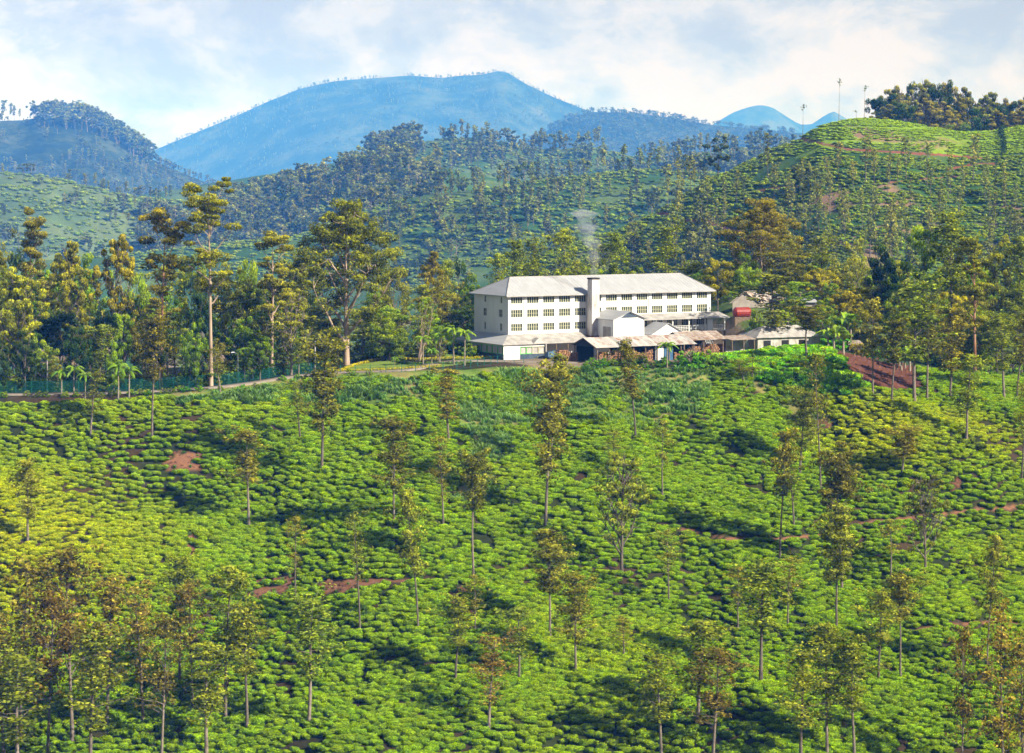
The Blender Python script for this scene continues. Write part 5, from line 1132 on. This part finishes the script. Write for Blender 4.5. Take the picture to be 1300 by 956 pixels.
for i in range(80):
    px_ = rf_.uniform(1085, 1345) if i < 46 else rf_.uniform(1330, 1560); Yd = rf_.uniform(455, 525); t_ = np.interp(Yd, [455, 525], [400, 318])+rf_.uniform(-22, 25)
    k_ = rf_.choice(['olive', 'broad', 'lime', 'oakgreen', 'lime', 'oakgreen', 'olive', 'broad']); tree_Y(k_, 'wood_tree', px_, Yd, t_, '%s in the %s of the right wood %s' % (desc[k_], 'front' if Yd < 480 else ('middle' if Yd < 505 else 'back'), near(px_, [(1090, 'above the soil bank'), (1130, 'behind the dark tree'), (1165, 'behind the double stemmed oak'), (1200, 'by the tallest bright tree'), (1238, 'by the brown trunked tree'), (1270, 'right of the brown trunk'), (1300, 'at the right frame edge')])), 44*rf_.uniform(.8, 1.2), 'packed trees of the right wood')
for i in range(22):
    px_ = rf_.uniform(925, 1085); Yd = rf_.uniform(482, 520); t_ = rf_.uniform(318, 380); k_ = rf_.choice(['olive', 'broad', 'lime', 'lime', 'oakgreen'])
    tree_Y(k_, 'wood_tree', px_, Yd, t_, '%s on the knoll behind the two small houses' % desc[k_], 40*rf_.uniform(.8, 1.2), 'trees on the knoll behind the houses')
for i in range(26):
    px_ = rf_.uniform(560, 930); Yd = rf_.uniform(500, 540); t_ = rf_.uniform(322, 352); k_ = rf_.choice(['olive', 'broad', 'oakgreen', 'dark'])
    tree_Y(k_, 'wood_tree', px_, Yd, t_, '%s half hidden behind the factory roof' % desc[k_], 36, 'trees just behind the factory')
def shrub_run(n, f, kinds_, label, group, seed):
    r_ = random.Random(seed)
    for i in range(n):
        px_, Yd, hh = f(r_); k_ = r_.choice(kinds_); x = (px_-650)/F*Yd
        place_tree(k_, 'shrub', x, Yd, None, None, label, 'shrub', group, None, hh)
shrub_run(70, lambda r_: (lambda p: (p, topY(p, r_.uniform(7.5, 14))[1], r_.uniform(1.6, 3.6)))(r_.uniform(-20, 420)), ['shrub', 'limeshrub', 'shrub'], 'leafy shrub under the trees behind the green fence', 'shrubs behind the green fence', 5)
shrub_run(34, lambda r_: (r_.uniform(405, 600), r_.uniform(440, 456), r_.uniform(1.6, 3.8)), ['shrub', 'limeshrub', 'shrub'], 'leafy shrub behind the garden lawns', 'shrubs behind the garden', 6)
shrub_run(26, lambda r_: (r_.uniform(740, 935), r_.uniform(419.5, 424), r_.uniform(.8, 1.8)), ['fernshrub', 'shrub', 'fernshrub'], 'bright shrub on the brow in front of the wood sheds', 'shrubs on the brow by the sheds', 8)
shrub_run(40, lambda r_: (lambda p: (p, topY(p, r_.uniform(-2.6, -.9))[1], r_.uniform(.5, .9)))(r_.uniform(-20, 470)), ['limeshrub', 'fernshrub', 'shrub'], 'low shrub on the near verge of the road', 'low shrubs on the road verge', 9)
shrub_run(44, lambda r_: ((lambda p: (p, r_.uniform(453, 476) if p > 985 else r_.uniform(452, 460), r_.uniform(1.5, 3.2) if p > 985 else r_.uniform(.8, 1.6)))(r_.uniform(920, 1110))), ['shrub', 'limeshrub', 'yellowshrub', 'fernshrub'], 'leafy shrub round the small houses right of the factory', 'shrubs round the small houses', 10)
shrub_run(34, lambda r_: (r_.uniform(1150, 1320), r_.uniform(452, 470), r_.uniform(1.5, 3.4)), ['shrub', 'limeshrub', 'shrub'], 'leafy shrub under the right hand wood', 'shrubs under the right wood', 12)
shrub_run(18, lambda r_: (r_.uniform(924, 990), r_.uniform(458, 464), r_.uniform(.8, 1.7)), ['shrub', 'limeshrub', 'fernshrub'], 'leafy shrub below the gabled house and the red tank', 'shrubs below the gabled house', 14)
shrub_run(5, lambda r_: (r_.uniform(874, 915), r_.uniform(420, 424), r_.uniform(2.2, 3.2)), ['fernshrub'], 'large bright green bush on the brow right of the sheds', 'large bushes on the brow', 13)

# ------------------------------------------------------------------ trees on the hills beyond
r2 = np.random.RandomState(23); cand = []
def hill_trees(n, p0, p1, y0, y1, kinds_, hmin, hmax, cond=None):
    p = r2.uniform(p0, p1, n); y = np.sqrt(r2.uniform(y0*y0, y1*y1, n)); x = (p-650)/F*y; z = H(x, y); ok = (z > -74)
    if cond is not None: ok &= cond(p, y, prow(x, y, z)[1], z)
    return [(x[i], y[i], z[i], kinds_[r2.randint(len(kinds_))], r2.uniform(hmin, hmax)) for i in np.where(ok)[0]]
on_knoll = lambda p, y, r, z: ~((p > 900) & (r < 224) & (y < 1040)) & (fbm(p, y, 40, 2) > -.25)
cand += hill_trees(330, 820, 1340, 800, 995, ['midoak']*7+['midbroad'], 11, 19, on_knoll)
cand += hill_trees(90, 640, 900, 760, 960, ['midoak', 'midbroad'], 12, 20)
cand += hill_trees(190, 430, 900, 1500, 1730, ['midoak', 'midoak', 'midbroad'], 11, 20)
named = cand[:]
HILLMARK = [(650, 'above the left of the factory roof'), (700, 'left of the chimney smoke'), (752, 'behind the chimney smoke'), (800, 'above the right of the factory roof'), (850, 'above the factory right end'), (900, 'above the golden tree'), (930, 'left of the leaning gum'), (970, 'above the leaning gum'), (1010, 'below the left tip of the knoll'), (1040, 'below the left of the knoll'), (1065, 'in line with the first bare stem'), (1097, 'in line with the second bare stem'), (1130, 'below the clump left end'), (1165, 'below the middle of the skyline clump'), (1200, 'below the low pale skyline trees'), (1240, 'below the dark hedge line'), (1280, 'near the right frame edge'), (1320, 'at the right frame edge')]
for i, (x, y, z, k_, h_) in enumerate(sorted(named, key=lambda c: c[1])[:290]):
    pxx = 650+F*x/y; lb = '%s %s, %s, %s' % ('tall' if h_ > 16.5 else 'low', 'pale slender tree' if k_ == 'midoak' else 'dark round tree', 'high on the far hill' if y > 900 else 'low on the far hill', near(pxx, HILLMARK))
    place_tree(k_, 'hill_tree', x, y, None, None, lb, 'tree', 'trees dotted over the hills beyond', None, h_, z)
# clump and landmark trees on the skyline of the right hill
sk = [(1118, 1060, 118), (1130, 1075, 108), (1142, 1065, 112), (1155, 1080, 103), (1168, 1070, 100), (1180, 1085, 104), (1193, 1070, 101), (1207, 1080, 104), (1220, 1070, 110), (1232, 1085, 118), (1246, 1070, 120), (1258, 1090, 116), (1272, 1075, 128), (1285, 1085, 124), (1298, 1075, 126), (1312, 1080, 120), (1330, 1085, 124),
      (1125, 1050, 132), (1147, 1048, 128), (1175, 1052, 124), (1200, 1050, 128), (1240, 1052, 136), (1265, 1055, 140), (1290, 1052, 140)]
for i, (p_, y_, t_) in enumerate(sk): tree_Y('midgum' if i % 3 else 'dark', 'skyline_tree', p_, y_, t_, '%s spreading tree of the right skyline clump, %s, %s row' % ('pale topped' if i % 3 else 'very dark', near(p_, [(1118, 'at its left tip'), (1145, 'left of its middle'), (1172, 'near its highest point'), (1200, 'at its middle'), (1232, 'right of its middle'), (1260, 'in its lower right'), (1290, 'near the frame edge'), (1325, 'at the frame edge')]), 'front' if y_ < 1056 else 'back'), 42, 'dark tree clump on the right skyline', i)
for p_, y_, t_, lb in ((1065, 1004, 99, 'tall bare stemmed tree left on top of the tea knoll'), (1097, 1006, 108, 'second bare stemmed tree on top of the tea knoll'), (1019, 1010, 132, 'thin bare topped stem left of the tea knoll'), (1088, 1012, 140, 'short thin stem between the two bare stemmed trees')):
    tree_Y('spindle', 'bare_stem_tree', p_, y_, t_, lb, 11, 'bare stemmed trees on the tea knoll')
for p_, y_, t_ in ((1205, 1000, 158), (1225, 1004, 155)): tree_Y('lime', 'skyline_tree', p_, y_, t_, 'light green low tree in front of the dark skyline clump', 18, 'light trees before the skyline clump')
rest_ = sorted(named, key=lambda c: c[1])[290:]
far = rest_
far += hill_trees(1150, 180, 640, 2000, 2230, ['midgumf', 'midbroad', 'midgumf', 'midoak'], 14, 23, lambda p, y, r, z: (p < 560) & (fbm(p*3, y, 90, 2) > -.35))
far += hill_trees(200, 560, 1040, 1800, 3010, ['midoak', 'midoak', 'midbroad', 'midgumf'], 13, 22)
far += hill_trees(420, 440, 1040, 2800, 3020, ['midoak', 'midbroad', 'midoak'], 18, 28, lambda p, y, r, z: fbm(p, y, 50, 2) > -.1)
far += hill_trees(110, 470, 530, 2900, 3010, ['midbroad'], 20, 32)
far += hill_trees(620, -60, 400, 1900, 2330, ['midbroad', 'midoak', 'midoak'], 9, 16, lambda p, y, r, z: fbm(p*2, y, 60, 3) > .05)
far += hill_trees(2200, -80, 440, 3900, 4830, ['midbroad', 'midgumf', 'midoak', 'midbroad'], 12, 20, lambda p, y, r, z: (fbm(p*4, y, 160, 3) > -.08) | (r > 205))
far += hill_trees(200, 40, 190, 4700, 4820, ['midbroad', 'midgumf'], 24, 38)
far += [( (p_-650)/F*4800, 4800., Hs((p_-650)/F*4800, 4800.), 'midoak', h_) for p_, h_ in ((3, 42), (14, 36), (18, 30), (25, 24))]
far += hill_trees(2200, 640, 1010, 7300, 8010, ['midbroad'], 14, 22)
far += hill_trees(4200, 180, 760, 10800, 12010, ['midbroad', 'midoak', 'midoak'], 10, 22, lambda p, y, r, z: ((y > 11930) | (r2.rand(len(p)) < .5)) & (fbm(p*9, y, 300, 3) > -.22))
far += hill_trees(70, 880, 1040, 2700, 3010, ['midgumf', 'midbroad', 'midoak'], 16, 26)
far += hill_trees(170, 620, 960, 620, 780, ['midbroad', 'midoak'], 12, 18)
far += hill_trees(260, -60, 640, 600, 800, ['midbroad', 'midgumf'], 12, 20)
FORMS = {}; meshes = []
def jm(kind, seeds):
    ids = []
    for b, bark, leaf in seeds: ids.append(len(meshes)); meshes.append((b.joined('far_form', M[bark], M[leaf]), 0))
    FORMS[kind] = ids
jm('midoak', [(fo(131, 17, 2.8, 7, .95), 'bark_grey', 'farlight'), (fo(132, 17, 2.4, 7, .95), 'bark_grey', 'far'), (fo(133, 17, 3, 7, .95), 'bark_grey', 'farlight')])
jm('midbroad', [(broadleaf(134, 15, 4.4, 1.5, 16, 12), 'bark_grey', 'far'), (broadleaf(135, 15, 5.2, 1.5, 16, 12), 'bark_grey', 'far'), (broadleaf(136, 15, 4, 1.5, 16, 12, .3, .5), 'bark_grey', 'far')])
jm('midgumf', [(gum_tall(137, 22, 7, .45, 5, 1.3, 14, 2.3), 'bark_pale', 'far'), (gum_tall(138, 22, 7, .35, 6, 1.3, 14, 2.5), 'bark_pale', 'farlight')])
hts = {'midoak': 17, 'midbroad': 15, 'midgumf': 22}
col_ = bpy.data.collections.new('far_tree_form')
for i, (m, _) in enumerate(meshes): col_.objects.link(bpy.data.objects.new('far_tree_form_%02d' % i, m))
P_ = np.array([(f[0], f[1], f[2]-.3-f[1]*.0002) for f in far]); s_ = np.array([f[4]/hts[f[3]] for f in far])
ix = np.array([FORMS[f[3]][r2.randint(len(FORMS[f[3]]))] for f in far])
scatter('far_woods', P_, r2.rand(len(far))*6.28, np.stack([s_*r2.uniform(.9, 1.3, len(far)), s_*r2.uniform(.9, 1.3, len(far)), s_], 1), ix, col_)
print('far trees', len(far))

def knoll_hedge():
    p = Plant(77)
    for i in range(60):
        t = i/59; y = 955+t*62; x = (1273-650)/F*y+.6*math.sin(t*9); z = Hs(x, y); p.blob((x, y, z+.9), 1.3, 26, .5, .8, -.2, .5)
    V, Q, v = p.leafgeo(); return tag(link('hedge', npmesh('hedge', V, Q, [M['dark']], v=v)), 'dark hedge running straight up the right side of the tea knoll', 'hedge')
knoll_hedge()
# ------------------------------------------------------------------ smoke and haze
def volmat(name, color, dens, aniso=0.0):
    m, t, out = newmat(name); v = N(t, 'ShaderNodeVolumePrincipled'); v.inputs['Color'].default_value = color; v.inputs['Density'].default_value = dens
    v.inputs['Absorption Color'].default_value = (1, 1, 1, 1); v.inputs['Anisotropy'].default_value = aniso; L(t, v.outputs[0], out.inputs['Volume']); return m
sm_ = volmat('chimney_smoke', (.75, .85, 1, 1), .15)
cx_, cy_, cz_ = pt(17.3, -1.7, GZ+14.6); rs_ = np.random.RandomState(9); V = []; Q = []; nr, na_ = 16, 14
for i in range(nr):
    t = i/(nr-1); z = t*12.5; r_ = (.55+1.9*t**.8)*(.85+.3*math.sin(i*1.9)); 
    if i == nr-1: r_ *= .35
    ox = -1.6*t+.5*math.sin(t*5)
    for k in range(na_): a = 2*math.pi*k/na_; rr = r_*(1+.28*math.sin(3*a+i*1.1)+.12*rs_.randn()); V.append((ox+rr*math.cos(a), rr*math.sin(a)*.9, z))
Q = [(i*na_+k, i*na_+(k+1) % na_, (i+1)*na_+(k+1) % na_, (i+1)*na_+k) for i in range(nr-1) for k in range(na_)]
me = bpy.data.meshes.new('chimney_smoke'); me.from_pydata(V, [], Q+[tuple(range(na_-1, -1, -1)), tuple(range((nr-1)*na_, nr*na_))]); me.materials.append(sm_); me.update()
for p_ in me.polygons: p_.use_smooth = True
tag(link('smoke', me, None, (cx_, cy_, cz_)), kind='stuff')
hz_ = MB().box(-11500, 11500, -300, 19500, -114, 620).build('haze', volmat('haze_air', HAZE_COLOR, HAZE_DENSITY, -0.3)); tag(hz_, kind='stuff')
